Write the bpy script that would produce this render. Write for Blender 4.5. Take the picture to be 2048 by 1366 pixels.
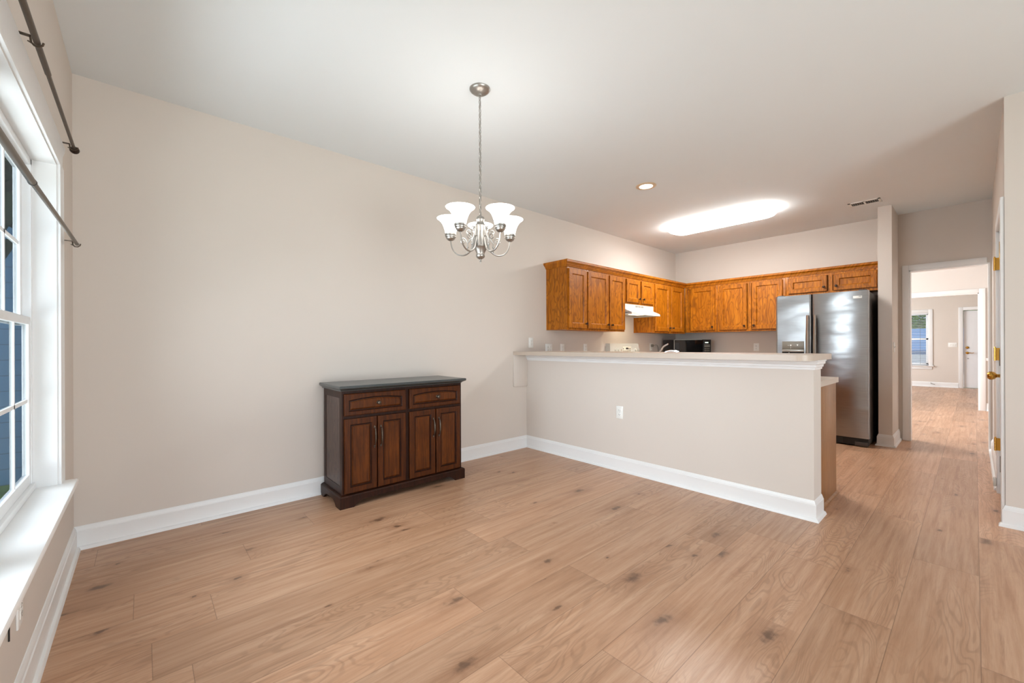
import bpy, bmesh, math, random
from mathutils import Vector, Matrix

random.seed(7)
for o in list(bpy.data.objects):
    bpy.data.objects.remove(o)
SC = bpy.context.scene
COL = SC.collection
PI = math.pi

# ------------------------------------------------------------------ camera
def make_camera():
    f, sy, h = 826.3, 7.99, 1.1675
    a, r = math.radians(48.246), math.radians(-0.233)
    fwd = Vector((math.cos(a), math.sin(a), 0)); right = Vector((math.sin(a), -math.cos(a), 0)); up = Vector((0, 0, 1))
    R = right * math.cos(r) + up * math.sin(r); U = up * math.cos(r) - right * math.sin(r)
    cd = bpy.data.cameras.new('camera'); co = bpy.data.objects.new('camera', cd); COL.objects.link(co)
    m = Matrix.Identity(4)
    for i in range(3):
        m[i][0], m[i][1], m[i][2] = R[i], U[i], -fwd[i]
    m[2][3] = h
    co.matrix_world = m
    cd.sensor_width = 36; cd.sensor_fit = 'HORIZONTAL'; cd.lens = f / 2048 * 36
    cd.shift_y = sy / 2048; cd.clip_start = 0.01; cd.clip_end = 200
    SC.camera = co
make_camera()

# ------------------------------------------------------------------ world, light, exposure
SC.view_settings.view_transform = 'Standard'
SC.view_settings.look = 'None'
SC.view_settings.gamma = 1
SC.view_settings.use_curve_mapping = False
SC.view_settings.exposure = 0.0
try:
    SC.cycles.use_denoising = True
    SC.cycles.max_bounces = 10; SC.cycles.diffuse_bounces = 5; SC.cycles.glossy_bounces = 4
    SC.cycles.transparent_max_bounces = 12
    SC.cycles.sample_clamp_indirect = 6
    SC.cycles.caustics_reflective = False; SC.cycles.caustics_refractive = False
except Exception:
    pass
W = bpy.data.worlds.new('world'); SC.world = W; W.use_nodes = True
_bg = W.node_tree.nodes['Background']
_bg.inputs[0].default_value = (0.62, 0.78, 1.0, 1); _bg.inputs[1].default_value = 0.9

def area_light(name, loc, direction, sx, sy, power, color=(1, 1, 1), spread=180):
    ld = bpy.data.lights.new(name, 'AREA'); ld.shape = 'RECTANGLE'; ld.size = sx; ld.size_y = sy
    ld.energy = power; ld.color = color; ld.spread = math.radians(spread)
    o = bpy.data.objects.new(name, ld); COL.objects.link(o); o.location = loc
    o.rotation_euler = Vector(direction).to_track_quat('-Z', 'Y').to_euler()
    return o
def point_light(name, loc, power, color, radius=.03, parent=None):
    ld = bpy.data.lights.new(name, 'POINT'); ld.energy = power; ld.color = color; ld.shadow_soft_size = radius
    o = bpy.data.objects.new(name, ld); COL.objects.link(o); o.location = loc
    return o
DAY = (0.925, 0.962, 1.0)
area_light('daylight_left_window', (-.8, 1.9, 1.5), (1, -.02, -.06), 1.9, 1.7, 30, DAY, 75)
area_light('sky_at_left_window', (-1.75, 1.95, 2.45), (1, 0, -.55), 3.2, 2.2, 115, DAY, 110)
area_light('ground_bounce_at_left_window', (-1.45, 1.9, .15), (1, .1, .85), 3.2, 1.4, 185, (.98, .985, 1))
area_light('added_fill_behind_camera', (.95, -3.5, 1.9), (-.2, 1, -.12), 2.8, 2.4, 125, DAY)  # unseen fill light added behind the camera, shining through the added door
area_light('added_up_fill_behind_camera', (.95, -3.4, .2), (-.25, 1, .8), 2.8, 1.4, 180, (.97, .985, 1))  # second added fill, tilted up to brighten the ceiling
area_light('daylight_second_room', (8.9, 3.75, 1.45), (0, -1, -.25), 2.2, 1.8, 275, DAY)
area_light('daylight_living_room', (13.6, 3.75, 1.45), (0, -1, -.2), 2.2, 1.8, 190, DAY)
SUN = bpy.data.lights.new('sun', 'SUN'); SUN.energy = 4.0; SUN.angle = .02; SUN.color = (1, .96, .9)
_so = bpy.data.objects.new('sun', SUN); COL.objects.link(_so); 
_so.rotation_euler = Vector((-.3, .35, -1)).to_track_quat('-Z', 'Y').to_euler(); _so.location = (0, 0, 9)

# ------------------------------------------------------------------ materials
def s2l(c):
    return tuple(((x / 255) / 12.92 if x / 255 <= .04045 else ((x / 255 + .055) / 1.055) ** 2.4) for x in c)
class NT:
    def __init__(s, name):
        s.m = bpy.data.materials.new(name); s.m.use_nodes = True
        s.t = s.m.node_tree; s.n = s.t.nodes; s.l = s.t.links
        s.b = s.n['Principled BSDF']; s.out = s.n['Material Output']
    def node(s, typ, **kw):
        n = s.n.new(typ)
        for k, v in kw.items(): setattr(n, k, v)
        return n
    def put(s, sock, v):
        if hasattr(v, 'is_output') or isinstance(v, bpy.types.NodeSocket): s.l.new(v, sock)
        else:
            if isinstance(v, tuple) and len(v) == 3 and sock.type == 'RGBA': v = v + (1,)
            sock.default_value = v
    def math(s, op, a, b=0.0, c=0.0, clamp=False):
        n = s.node('ShaderNodeMath', operation=op, use_clamp=clamp)
        s.put(n.inputs[0], a); s.put(n.inputs[1], b); s.put(n.inputs[2], c)
        return n.outputs[0]
    def mix(s, f, a, b, blend='MIX'):
        n = s.node('ShaderNodeMix', data_type='RGBA', blend_type=blend)
        s.put(n.inputs[0], f); s.put(n.inputs[6], a); s.put(n.inputs[7], b)
        return n.outputs[2]
    def coord(s, kind='Object'):
        return s.node('ShaderNodeTexCoord').outputs[kind]
    def sep(s, v):
        n = s.node('ShaderNodeSeparateXYZ'); s.put(n.inputs[0], v); return n.outputs
    def comb(s, x, y, z):
        n = s.node('ShaderNodeCombineXYZ'); s.put(n.inputs[0], x); s.put(n.inputs[1], y); s.put(n.inputs[2], z); return n.outputs[0]
    def noise(s, v, scale=5, detail=3, rough=.5, dist=0.0):
        n = s.node('ShaderNodeTexNoise'); s.put(n.inputs['Vector'], v)
        n.inputs['Scale'].default_value = scale; n.inputs['Detail'].default_value = detail
        n.inputs['Roughness'].default_value = rough; n.inputs['Distortion'].default_value = dist
        return n.outputs['Fac']
    def ramp(s, f, stops):
        n = s.node('ShaderNodeValToRGB'); s.put(n.inputs[0], f); e = n.color_ramp.elements
        while len(e) > 1: e.remove(e[-1])
        e[0].position = stops[0][0]; e[0].color = tuple(stops[0][1]) + (1,)
        for p, c in stops[1:]:
            x = e.new(p); x.color = tuple(c) + (1,)
        return n.outputs[0]
    def maprange(s, v, a, b, c=0.0, d=1.0):
        n = s.node('ShaderNodeMapRange', interpolation_type='SMOOTHSTEP'); s.put(n.inputs[0], v)
        for i, x in enumerate((a, b, c, d)): n.inputs[i + 1].default_value = x
        return n.outputs[0]
    def bump(s, h, strength=.1, dist=.01):
        n = s.node('ShaderNodeBump'); n.inputs['Strength'].default_value = strength; n.inputs['Distance'].default_value = dist
        s.put(n.inputs['Height'], h); s.l.new(n.outputs[0], s.b.inputs['Normal'])
    def set(s, **kw):
        names = dict(color='Base Color', rough='Roughness', metal='Metallic', spec='Specular IOR Level', coat='Coat Weight',
                     coatr='Coat Roughness', emit='Emission Color', es='Emission Strength', aniso='Anisotropic', trans='Transmission Weight', ior='IOR')
        for k, v in kw.items(): s.put(s.b.inputs[names[k]], v)
        return s
def plain(name, rgb, rough=.5, metal=0.0, spec=.5, var=.03, scale=14, bump=0.0, bscale=300, **kw):
    """A single-colour material with slight procedural unevenness of tone."""
    t = NT(name); c = s2l(rgb)
    n = t.noise(t.coord(), scale, 3)
    lo = tuple(x * (1 - var) for x in c); hi = tuple(min(1, x * (1 + var)) for x in c)
    t.set(color=t.ramp(n, [(.3, lo), (.7, hi)]), rough=rough, metal=metal, spec=spec, **kw)
    if bump: t.bump(t.noise(t.coord(), bscale, 2), bump, .002)
    return t.m
M = {}
M['wall'] = plain('wall_paint', (214, 205, 196), .75, spec=.25, var=.012, scale=1.5, bump=.06, bscale=260)
M['wall_pale'] = plain('pale_wall_paint', (208, 201, 195), .75, spec=.25, var=.012, scale=1.5)
M['ceiling'] = plain('ceiling_paint', (229, 234, 236), .85, spec=.2, var=.01, scale=1.2, bump=.05, bscale=200)
M['trim'] = plain('white_trim_paint', (231, 231, 230), .35, var=.01, scale=3)
M['sill'] = plain('lightened_trim_paint', (250, 250, 249), .4, var=.005, scale=3)  # trim white lightened on the sill in place of missing light
M['door'] = plain('white_door_paint', (228, 230, 233), .4, var=.01, scale=3)
M['vinyl'] = plain('white_vinyl', (238, 240, 241), .35, var=.01)
M['plate'] = plain('white_plastic', (238, 238, 234), .35, var=.01)
M['slot'] = plain('dark_slot', (60, 58, 54), .6)
M['nickel'] = plain('brushed_nickel', (168, 164, 158), .36, metal=1.0, var=.06, scale=60)
M['chrome'] = plain('chrome', (226, 226, 228), .12, metal=1.0)
M['brass'] = plain('polished_brass', (196, 150, 70), .22, metal=1.0, var=.06)
M['bronze'] = plain('oil_rubbed_bronze', (92, 80, 68), .38, metal=.7, var=.08, scale=40)
M['rodmetal'] = plain('pewter_rod', (112, 104, 94), .36, metal=.75, var=.05, scale=40)
M['knobdark'] = plain('dark_bronze_knob', (52, 38, 28), .35, metal=.6)
M['antique'] = plain('antique_pewter', (92, 82, 72), .35, metal=.9, var=.15, scale=120)
M['black'] = plain('black_plastic', (14, 14, 15), .3)
M['darkgap'] = plain('dark_charcoal', (30, 28, 27), .6)
M['blackglass'] = plain('black_glass', (10, 10, 11), .06, coat=.5)
M['fridgeside'] = plain('dark_grey_enamel', (62, 58, 56), .45, bump=.1)
M['whiteenamel'] = plain('white_enamel', (206, 205, 198), .25, var=.01)
M['almond'] = plain('almond_enamel', (232, 226, 212), .3, var=.01)
M['laminate'] = plain('beige_laminate', (192, 177, 162), .35, var=.03, scale=260)
M['grey_plastic'] = plain('grey_plastic', (120, 116, 106), .35)
M['silver_plastic'] = plain('silver_plastic', (168, 166, 158), .3, metal=.5)
M['whitemark'] = plain('white_print', (225, 228, 225), .5)
M['slate'] = plain('dark_slate_top', (62, 66, 66), .3, var=.12, scale=90, coat=.15)

def emitter(name, rgb, strength):
    t = NT(name); t.set(color=(.9, .9, .88), rough=.5, emit=tuple(rgb), es=strength); return t.m
M['glow_tube'] = emitter('lit_acrylic_diffuser', (1.0, .985, .96), 28.0)
M['glow_shade'] = emitter('lit_frosted_glass', (1.0, .96, .92), 5.4)
M['glow_bulb'] = emitter('lit_bulb', (1.0, .95, .88), 2.0)
M['glow_can'] = emitter('lit_recessed_lens', (1.0, .86, .66), 3.0)
M['glow_hood'] = emitter('lit_hood_lens', (1.0, .82, .55), 2.5)
M['glow_green'] = emitter('green_display', (.35, .8, .5), .5)

def glass(name, tint=(.92, .96, .98), refl=.9, base=.04):
    m = bpy.data.materials.new(name); m.use_nodes = True; t = m.node_tree; t.nodes.clear()
    out = t.nodes.new('ShaderNodeOutputMaterial'); mx = t.nodes.new('ShaderNodeMixShader')
    tr = t.nodes.new('ShaderNodeBsdfTransparent'); gl = t.nodes.new('ShaderNodeBsdfGlossy'); fr = t.nodes.new('ShaderNodeFresnel')
    nz = t.nodes.new('ShaderNodeTexNoise'); nz.inputs['Scale'].default_value = 3
    bp = t.nodes.new('ShaderNodeBump'); bp.inputs['Strength'].default_value = .01
    t.links.new(nz.outputs['Fac'], bp.inputs['Height']); t.links.new(bp.outputs[0], gl.inputs['Normal'])
    ge = t.nodes.new('ShaderNodeNewGeometry'); mr = t.nodes.new('ShaderNodeMapRange')
    mr.inputs[3].default_value = 1.45; mr.inputs[4].default_value = 1 / 1.45
    t.links.new(ge.outputs['Backfacing'], mr.inputs[0]); t.links.new(mr.outputs[0], fr.inputs['IOR'])
    tr.inputs[0].default_value = tint + (1,)
    gl.inputs['Roughness'].default_value = .01; gl.inputs[0].default_value = (refl, refl, refl, 1)
    t.links.new(fr.outputs[0], mx.inputs[0]); t.links.new(tr.outputs[0], mx.inputs[1]); t.links.new(gl.outputs[0], mx.inputs[2])
    t.links.new(mx.outputs[0], out.inputs[0])
    return m
M['glass'] = glass('window_glass', (.82, .86, .885), .12)
M['glass_clear'] = glass('clear_glass', (.95, .97, .98))

def floor_material():
    t = NT('oak_plank_floor')
    P = t.sep(t.coord())
    ry = t.math('DIVIDE', t.math('ADD', P[1], .012), .2415)
    row = t.math('FLOOR', ry); fy = t.math('FRACT', ry)
    wn = t.node('ShaderNodeTexWhiteNoise', noise_dimensions='1D'); t.put(wn.inputs['W'], row)
    off = t.math('MULTIPLY', wn.outputs['Value'], 1.5)
    rx = t.math('DIVIDE', t.math('ADD', t.math('ADD', P[0], off), 20.0), 1.5)
    colm = t.math('FLOOR', rx); fx = t.math('FRACT', rx)
    w2 = t.node('ShaderNodeTexWhiteNoise', noise_dimensions='2D'); t.put(w2.inputs['Vector'], t.comb(row, colm, 0.0))
    rnd = w2.outputs['Value']
    shift = t.math('MULTIPLY', rnd, 37.0)
    # long fibres
    g1 = t.noise(t.comb(t.math('ADD', t.math('MULTIPLY', P[0], .8), shift), t.math('MULTIPLY', P[1], 17.0), shift), 2.2, 6, .66, .2)
    g2 = t.noise(t.comb(t.math('ADD', t.math('MULTIPLY', P[0], 5.0), shift), t.math('MULTIPLY', P[1], 150.0), shift), 2.0, 3, .6)
    # cathedral figure: contour lines of a stretched noise field
    fld = t.noise(t.comb(t.math('ADD', t.math('MULTIPLY', P[0], .9), shift), t.math('MULTIPLY', P[1], 4.6), shift), 1.5, 2, .45, .5)
    rings = t.math('SINE', t.math('MULTIPLY', fld, 150.0))
    rings = t.maprange(rings, .1, 1.0)
    where = t.maprange(t.noise(t.comb(t.math('ADD', t.math('MULTIPLY', P[0], .8), shift), t.math('MULTIPLY', P[1], 3.0), 5.0), 1.3, 1), .42, .62)
    rings = t.math('MULTIPLY', rings, where)
    # broad tone patches
    pat = t.noise(t.comb(t.math('ADD', P[0], shift), t.math('MULTIPLY', P[1], 4.5), shift), 1.7, 3, .55)
    # knots
    vo = t.node('ShaderNodeTexVoronoi', feature='F1', voronoi_dimensions='2D'); t.put(vo.inputs['Vector'], t.comb(t.math('ADD', t.math('MULTIPLY', P[0], 1.0), shift), t.math('MULTIPLY', P[1], 2.2), 0.0))
    vo.inputs['Scale'].default_value = 1.3; vo.inputs['Randomness'].default_value = 1
    ksz = t.math('POWER', t.sep(vo.outputs['Color'])[0], 1.6)
    dist = t.math('ADD', vo.outputs['Distance'], t.math('MULTIPLY', t.math('SUBTRACT', t.noise(t.coord(), 26, 3), .5), .15))
    dist = t.math('DIVIDE', dist, t.math('ADD', ksz, .12))
    knot = t.maprange(dist, .005, .10, 1.0, 0.0)
    halo = t.maprange(dist, .02, .36, 1.0, 0.0)
    light = s2l((200, 163, 134)); mid = s2l((186, 146, 116)); dark = s2l((166, 125, 96)); deep = s2l((122, 88, 64))
    c = t.ramp(g1, [(.28, dark), (.47, mid), (.68, light)])
    c = t.mix(t.math('MULTIPLY', t.maprange(pat, .4, .75), .45), c, s2l((170, 126, 94)))
    st = t.noise(t.comb(t.math('ADD', t.math('MULTIPLY', P[0], .75), shift), t.math('MULTIPLY', P[1], 11.0), shift), 1.6, 5, .7, .3)
    c = t.mix(t.math('MULTIPLY', t.maprange(st, .56, .74), .5), c, s2l((140, 100, 72)))
    tone = t.ramp(rnd, [(0.0, (.86, .84, .82)), (.5, (1.0, .985, .97)), (1.0, (1.1, 1.075, 1.06))])
    c = t.mix(1.0, c, tone, 'MULTIPLY')
    c = t.mix(t.math('MULTIPLY', rings, .3), c, deep)
    c = t.mix(t.math('MULTIPLY', t.maprange(g2, .5, .72), .18), c, deep)
    c = t.mix(t.math('MULTIPLY', halo, .42), c, s2l((140, 98, 70)))
    c = t.mix(t.math('MULTIPLY', knot, .75), c, s2l((82, 56, 40)))
    ey = t.math('MINIMUM', fy, t.math('SUBTRACT', 1.0, fy))
    ex = t.math('MINIMUM', fx, t.math('SUBTRACT', 1.0, fx))
    sy = t.maprange(ey, .003, .008, 1.0, 0.0); sx = t.maprange(ex, .0004, .0013, 1.0, 0.0)
    seam = t.math('MAXIMUM', sy, sx)
    c = t.mix(t.math('MULTIPLY', seam, .55), c, s2l((104, 72, 50)))
    t.set(color=c, rough=t.maprange(g1, .3, .7, .38, .31), spec=.55)
    h = t.math('SUBTRACT', t.math('MULTIPLY', g2, .25), seam)
    t.bump(h, .12, .0015)
    return t.m
M['floor'] = floor_material()

def wood(name, dark, mid, light, freq=1.0, axis=2, rough=.38, coat=.2, ring=.35, ringf=38, spec=.3):
    t = NT(name); P = t.sep(t.coord())
    rn = t.node('ShaderNodeObjectInfo').outputs['Random']; sh = t.math('MULTIPLY', rn, 23.0)
    q = [P[0], P[1], P[2]]
    lo = q[axis]; a, b = [q[i] for i in range(3) if i != axis]
    ab = t.math('ADD', a, t.math('MULTIPLY', b, .83))
    g = t.noise(t.comb(t.math('ADD', t.math('MULTIPLY', lo, 2.2 * freq), sh), t.math('MULTIPLY', ab, 30 * freq), sh), 2.0, 5, .6, .3)
    f = t.noise(t.comb(t.math('ADD', t.math('MULTIPLY', lo, 1.6 * freq), sh), t.math('MULTIPLY', ab, 5.5 * freq), sh), 1.4, 2, .5, .3)
    r = t.maprange(t.math('SINE', t.math('MULTIPLY', f, ringf * 2.0)), .2, 1.0)
    c = t.ramp(g, [(.28, s2l(dark)), (.5, s2l(mid)), (.72, s2l(light))])
    c = t.mix(t.math('MULTIPLY', r, ring), c, s2l(dark))
    t.set(color=c, rough=rough, coat=coat, coatr=.2, spec=spec)
    t.bump(g, .06, .001)
    return t.m
M['oak'] = wood('honey_oak', (118, 64, 4), (170, 97, 9), (194, 120, 20), ring=.6, rough=.42, coat=.08)
M['oak_h'] = wood('honey_oak_along_x', (126, 70, 8), (178, 104, 14), (198, 124, 26), axis=0, ring=.45, rough=.42, coat=.08)
M['oak_y'] = wood('honey_oak_along_y', (126, 68, 14), (178, 102, 26), (200, 124, 42), axis=1, ring=.3)
M['oakend'] = wood('oak_end_panel', (118, 76, 40), (144, 98, 56), (162, 115, 70), ring=.2)
M['mahog'] = wood('dark_mahogany', (28, 12, 6), (44, 20, 10), (60, 28, 12), rough=.42, coat=.06, spec=.2, ring=.25)
M['mahog_frame'] = wood('mahogany_frame', (46, 19, 5), (72, 34, 8), (92, 46, 12), rough=.42, coat=.06, spec=.2, ring=.2)
M['mahog_panel'] = wood('mahogany_panel', (54, 24, 5), (84, 41, 8), (104, 54, 13), rough=.42, coat=.06, spec=.2, ring=.2)
M['mahog_side'] = wood('mahogany_side', (46, 32, 26), (78, 57, 48), (98, 75, 64), rough=.38, coat=.15, ring=.5)

def steel_material():
    t = NT('brushed_stainless'); P = t.sep(t.coord())
    br = t.noise(t.comb(t.math('MULTIPLY', P[0], 3.0), t.math('MULTIPLY', P[1], 3.0), t.math('MULTIPLY', P[2], 260.0)), 2.0, 2)
    t.set(color=t.ramp(br, [(.3, s2l((150, 150, 150))), (.7, s2l((164, 164, 164)))]), metal=1.0, rough=.28)
    wv = t.noise(t.comb(P[0], t.math('MULTIPLY', P[1], .8), t.math('MULTIPLY', P[2], 2.0)), 2.2, 1.5)
    t.bump(t.math('ADD', wv, t.math('MULTIPLY', br, .004)), .5, .03)
    return t.m
M['steel'] = steel_material()
M['steel_handle'] = plain('satin_steel', (176, 172, 166), .28, metal=1.0, var=.04)
def siding_material(name, rgb, pitch=.14):
    t = NT(name); P = t.sep(t.coord()); f = t.math('FRACT', t.math('DIVIDE', P[2], pitch))
    c = s2l(rgb)
    t.set(color=t.mix(t.maprange(f, .0, .1, 1.0, 0.0), c, tuple(x * .45 for x in c)), rough=.6)
    return t.m
M['siding'] = siding_material('blue_grey_siding', (118, 172, 222))
M['fence'] = siding_material('light_blue_siding', (120, 172, 226), .16)
M['fence_dark'] = plain('slate_blue_band', (70, 110, 150), .6)
M['concrete'] = plain('pale_concrete', (205, 205, 205), .8, var=.06)
M['grass'] = plain('grass_ground', (80, 110, 52), .9, var=.3, scale=8)
M['leaf'] = plain('leaf_green', (126, 176, 62), .6, var=.4, scale=5)
M['leafdark'] = plain('dark_leaf_green', (48, 70, 46), .6, var=.4, scale=5)
M['bark'] = plain('bark', (80, 64, 50), .9, var=.3, scale=20)
M['roof'] = plain('grey_shingle', (90, 88, 88), .9, var=.2, scale=30)
M['blind'] = plain('white_blind_slat', (236, 238, 242), .5, var=.01)

# ------------------------------------------------------------------ mesh builder
class MB:
    def __init__(s): s.v = []; s.f = []; s.angle = 32
    def add(s, vs, fs):
        b = len(s.v); s.v += [Vector(p) for p in vs]; s.f += [[b + i for i in f] for f in fs]; return s
    def box(s, a, b, bev=0.0):
        x0, y0, z0 = (min(a[i], b[i]) for i in range(3)); x1, y1, z1 = (max(a[i], b[i]) for i in range(3))
        if bev <= 0:
            return s.add([(x0, y0, z0), (x1, y0, z0), (x1, y1, z0), (x0, y1, z0), (x0, y0, z1), (x1, y0, z1), (x1, y1, z1), (x0, y1, z1)],
                         [(0, 3, 2, 1), (4, 5, 6, 7), (0, 1, 5, 4), (1, 2, 6, 5), (2, 3, 7, 6), (3, 0, 4, 7)])
        bm = bmesh.new(); bmesh.ops.create_cube(bm, size=1)
        for v in bm.verts:
            v.co = Vector(((x0 + x1) / 2 + v.co.x * (x1 - x0), (y0 + y1) / 2 + v.co.y * (y1 - y0), (z0 + z1) / 2 + v.co.z * (z1 - z0)))
        bev = min(bev, .45 * min(x1 - x0, y1 - y0, z1 - z0))
        bmesh.ops.bevel(bm, geom=bm.edges[:], offset=bev, segments=2, affect='EDGES', profile=.5)
        bm.verts.index_update()
        s.add([v.co.copy() for v in bm.verts], [[v.index for v in f.verts] for f in bm.faces]); bm.free(); return s
    def prism(s, poly, axis, a, b):
        """poly of 2-D points (the two other axes in order), extruded along axis from a to b"""
        def p(u, v, w): return {'X': (w, u, v), 'Y': (u, w, v), 'Z': (u, v, w)}[axis]
        n = len(poly)
        vs = [p(u, v, a) for u, v in poly] + [p(u, v, b) for u, v in poly]
        fs = [list(range(n))[::-1], list(range(n, 2 * n))] + [(i, (i + 1) % n, n + (i + 1) % n, n + i) for i in range(n)]
        return s.add(vs, fs)
    def rings(s, o, u, v, n, loops, cap=True, arch_seg=10, back=True):
        """nested outlines on a face: each loop is (x0,x1,y0,y1,depth,arch)"""
        o, u, v, n = Vector(o), Vector(u), Vector(v), Vector(n); s.angle = 9
        def outline(x0, x1, y0, y1, d, arch):
            pts = [(x0, y0), (x1, y0)]
            for i in range(arch_seg + 1):
                k = i / arch_seg
                pts.append((x1 + (x0 - x1) * k, y1 + arch * (4 * k * (1 - k)) - arch))
            return [o + u * a + v * b + n * d for a, b in pts]
        base = len(s.v); m = None
        for L in loops:
            q = outline(*L); m = len(q); s.v += q
        for k in range(len(loops) - 1):
            for i in range(m):
                j = (i + 1) % m
                s.f.append([base + k * m + i, base + k * m + j, base + (k + 1) * m + j, base + (k + 1) * m + i])
        if cap: s.f.append([base + (len(loops) - 1) * m + i for i in range(m)])
        if back: s.f.append([base + i for i in range(m)][::-1])
        return s
    def lathe(s, c, prof, seg=24, axis=(0, 0, 1), caps=True):
        ax = Vector(axis).normalized()
        t1 = ax.orthogonal().normalized(); t2 = ax.cross(t1); c = Vector(c); base = len(s.v)
        for r, h in prof:
            for i in range(seg):
                a = 2 * PI * i / seg; s.v.append(c + ax * h + (t1 * math.cos(a) + t2 * math.sin(a)) * max(r, 1e-5))
        for k in range(len(prof) - 1):
            for i in range(seg):
                j = (i + 1) % seg
                s.f.append([base + k * seg + i, base + k * seg + j, base + (k + 1) * seg + j, base + (k + 1) * seg + i])
        if caps:
            s.f.append([base + i for i in range(seg)][::-1]); s.f.append([base + (len(prof) - 1) * seg + i for i in range(seg)])
        return s
    def tube(s, pts, r, seg=8, closed=False, squash=1.0):
        pts = [Vector(p) for p in pts]; n = len(pts); base = len(s.v); nrm = None
        rs = r if isinstance(r, (list, tuple)) else [r] * n
        for i in range(n):
            if closed: d = (pts[(i + 1) % n] - pts[i - 1])
            else: d = pts[min(i + 1, n - 1)] - pts[max(i - 1, 0)]
            d.normalize()
            if nrm is None: nrm = d.orthogonal().normalized()
            nrm = (nrm - d * nrm.dot(d)).normalized(); bn = d.cross(nrm)
            for k in range(seg):
                a = 2 * PI * k / seg; s.v.append(pts[i] + (nrm * math.cos(a) + bn * math.sin(a) * squash) * rs[i])
        for i in range(n if closed else n - 1):
            for k in range(seg):
                l = (k + 1) % seg; i2 = (i + 1) % n
                s.f.append([base + i * seg + k, base + i * seg + l, base + i2 * seg + l, base + i2 * seg + k])
        if not closed:
            s.f.append([base + k for k in range(seg)][::-1]); s.f.append([base + (n - 1) * seg + k for k in range(seg)])
        return s
    def molding(s, path, prof, closed=False):
        """sweep prof [(offset to the left of the path, z)] along an XY path with mitred corners"""
        P = [Vector((p[0], p[1])) for p in path]; n = len(P)
        offs = []
        for i in range(n):
            ds = []
            if i > 0: ds.append((P[i] - P[i - 1]).normalized())
            if i < n - 1: ds.append((P[i + 1] - P[i]).normalized())
            ns = [Vector((-d.y, d.x)) for d in ds]
            if len(ns) == 2:
                m = (ns[0] + ns[1]).normalized(); offs.append(m / max(.2, m.dot(ns[0])))
            else: offs.append(ns[0])
        m = len(prof); base = len(s.v)
        for i in range(n):
            for d, z in prof:
                q = P[i] + offs[i] * d; s.v.append(Vector((q.x, q.y, z)))
        for i in range(n - 1):
            for k in range(m):
                l = (k + 1) % m
                s.f.append([base + i * m + k, base + i * m + l, base + (i + 1) * m + l, base + (i + 1) * m + k])
        s.f.append([base + k for k in range(m)]); s.f.append([base + (n - 1) * m + k for k in range(m)][::-1])
        return s
    def mesh(s, name, mat, off=(0, 0, 0)):
        off = Vector(off); me = bpy.data.meshes.new(name)
        me.from_pydata([tuple(v - off) for v in s.v], [], s.f)
        bm = bmesh.new(); bm.from_mesh(me); bmesh.ops.recalc_face_normals(bm, faces=bm.faces[:]); bm.to_mesh(me); bm.free()
        me.materials.append(M[mat] if isinstance(mat, str) else mat)
        for p in me.polygons: p.use_smooth = True
        me.set_sharp_from_angle(angle=math.radians(s.angle))
        return me

def origin(o):
    while o.parent: o = o.parent
    return o.location
def thing(name, label, cat, loc=(0, 0, 0), rotz=0.0, group=None):
    o = bpy.data.objects.new(name, None); COL.objects.link(o); o.empty_display_size = .1
    o.location = loc; o.rotation_euler = (0, 0, rotz); o['label'] = label; o['category'] = cat
    if group: o['group'] = group
    return o
def part(name, mb, mat, parent, local=False, label=None):
    off = (0, 0, 0) if local else origin(parent)
    o = bpy.data.objects.new(name, mb.mesh(name, mat, off)); COL.objects.link(o); o.parent = parent
    if label: o['label'] = label
    return o
def solo(name, mb, mat, label, cat, loc=(0, 0, 0), group=None):
    o = bpy.data.objects.new(name, mb.mesh(name, mat, loc)); COL.objects.link(o); o.location = loc
    o['label'] = label; o['category'] = cat
    if group: o['group'] = group
    return o
def struct(name, mb, mat, label=None):
    o = bpy.data.objects.new(name, mb.mesh(name, mat)); COL.objects.link(o); o['kind'] = 'structure'
    if label: o['label'] = label
    return o
def sroot(name, loc, label=None):
    o = bpy.data.objects.new(name, None); COL.objects.link(o); o.location = loc; o.empty_display_size = .1; o['kind'] = 'structure'
    if label: o['label'] = label
    return o
def dup(root, loc, rotz=None, label=None):
    r = root.copy(); COL.objects.link(r); r.location = loc
    if rotz is not None: r.rotation_euler = (0, 0, rotz)
    if label: r['label'] = label
    for ch in list(root.children):
        c = ch.copy(); COL.objects.link(c); c.parent = r
        for g in list(ch.children):
            d = g.copy(); COL.objects.link(d); d.parent = c
    return r

# ------------------------------------------------------------------ the room
XW, YL, XP, XK, YE = -.301, 3.454, 3.305, 6.885, .71      # window wall, long wall, half wall, kitchen end wall, half wall's free end
H = 2.743
XR, YR = 4.107, -.128                                       # corner where the passage begins
YB = -2.7                                                   # wall behind the camera
X2, X3 = 10.877, 16.0                                       # wall with the cased opening, far wall
WY0, WY1, WZ0, WZ1 = 1.0, 2.853, .525, 2.02                 # window opening
struct('floor', MB().box((-.45, -2.9, -.06), (16.15, 3.7, 0)), 'floor')
struct('ceiling', MB().box((-.45, -2.9, H), (16.15, 3.7, H + .08)), 'ceiling')
b = MB(); t = .10
b.box((XW - t, YB, 0), (XW, WY0 - .018, H)); b.box((XW - t, WY1 + .018, 0), (XW, YL, H))
b.box((XW - t, WY0 - .018, 0), (XW, WY1 + .018, WZ0 - .031)); b.box((XW - t, WY0 - .018, WZ1 + .016), (XW, WY1 + .018, H))
struct('wall_left', b, 'wall')
struct('wall_back', MB().box((XW - t, YL, 0), (XK + .115, YL + .12, H)), 'wall')
PX0, PX1, PZ = -.15, 3.95, 2.3
b = MB(); b.box((XW - t, YB - .12, 0), (PX0, YB, H)); b.box((PX1, YB - .12, 0), (XR + .1, YB, H)); b.box((PX0, YB - .12, PZ), (PX1, YB, H))
struct('wall_behind', b, 'wall')
struct('wall_right', MB().box((XR, YB, 0), (XR + .1, YR, H)), 'wall')
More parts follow.
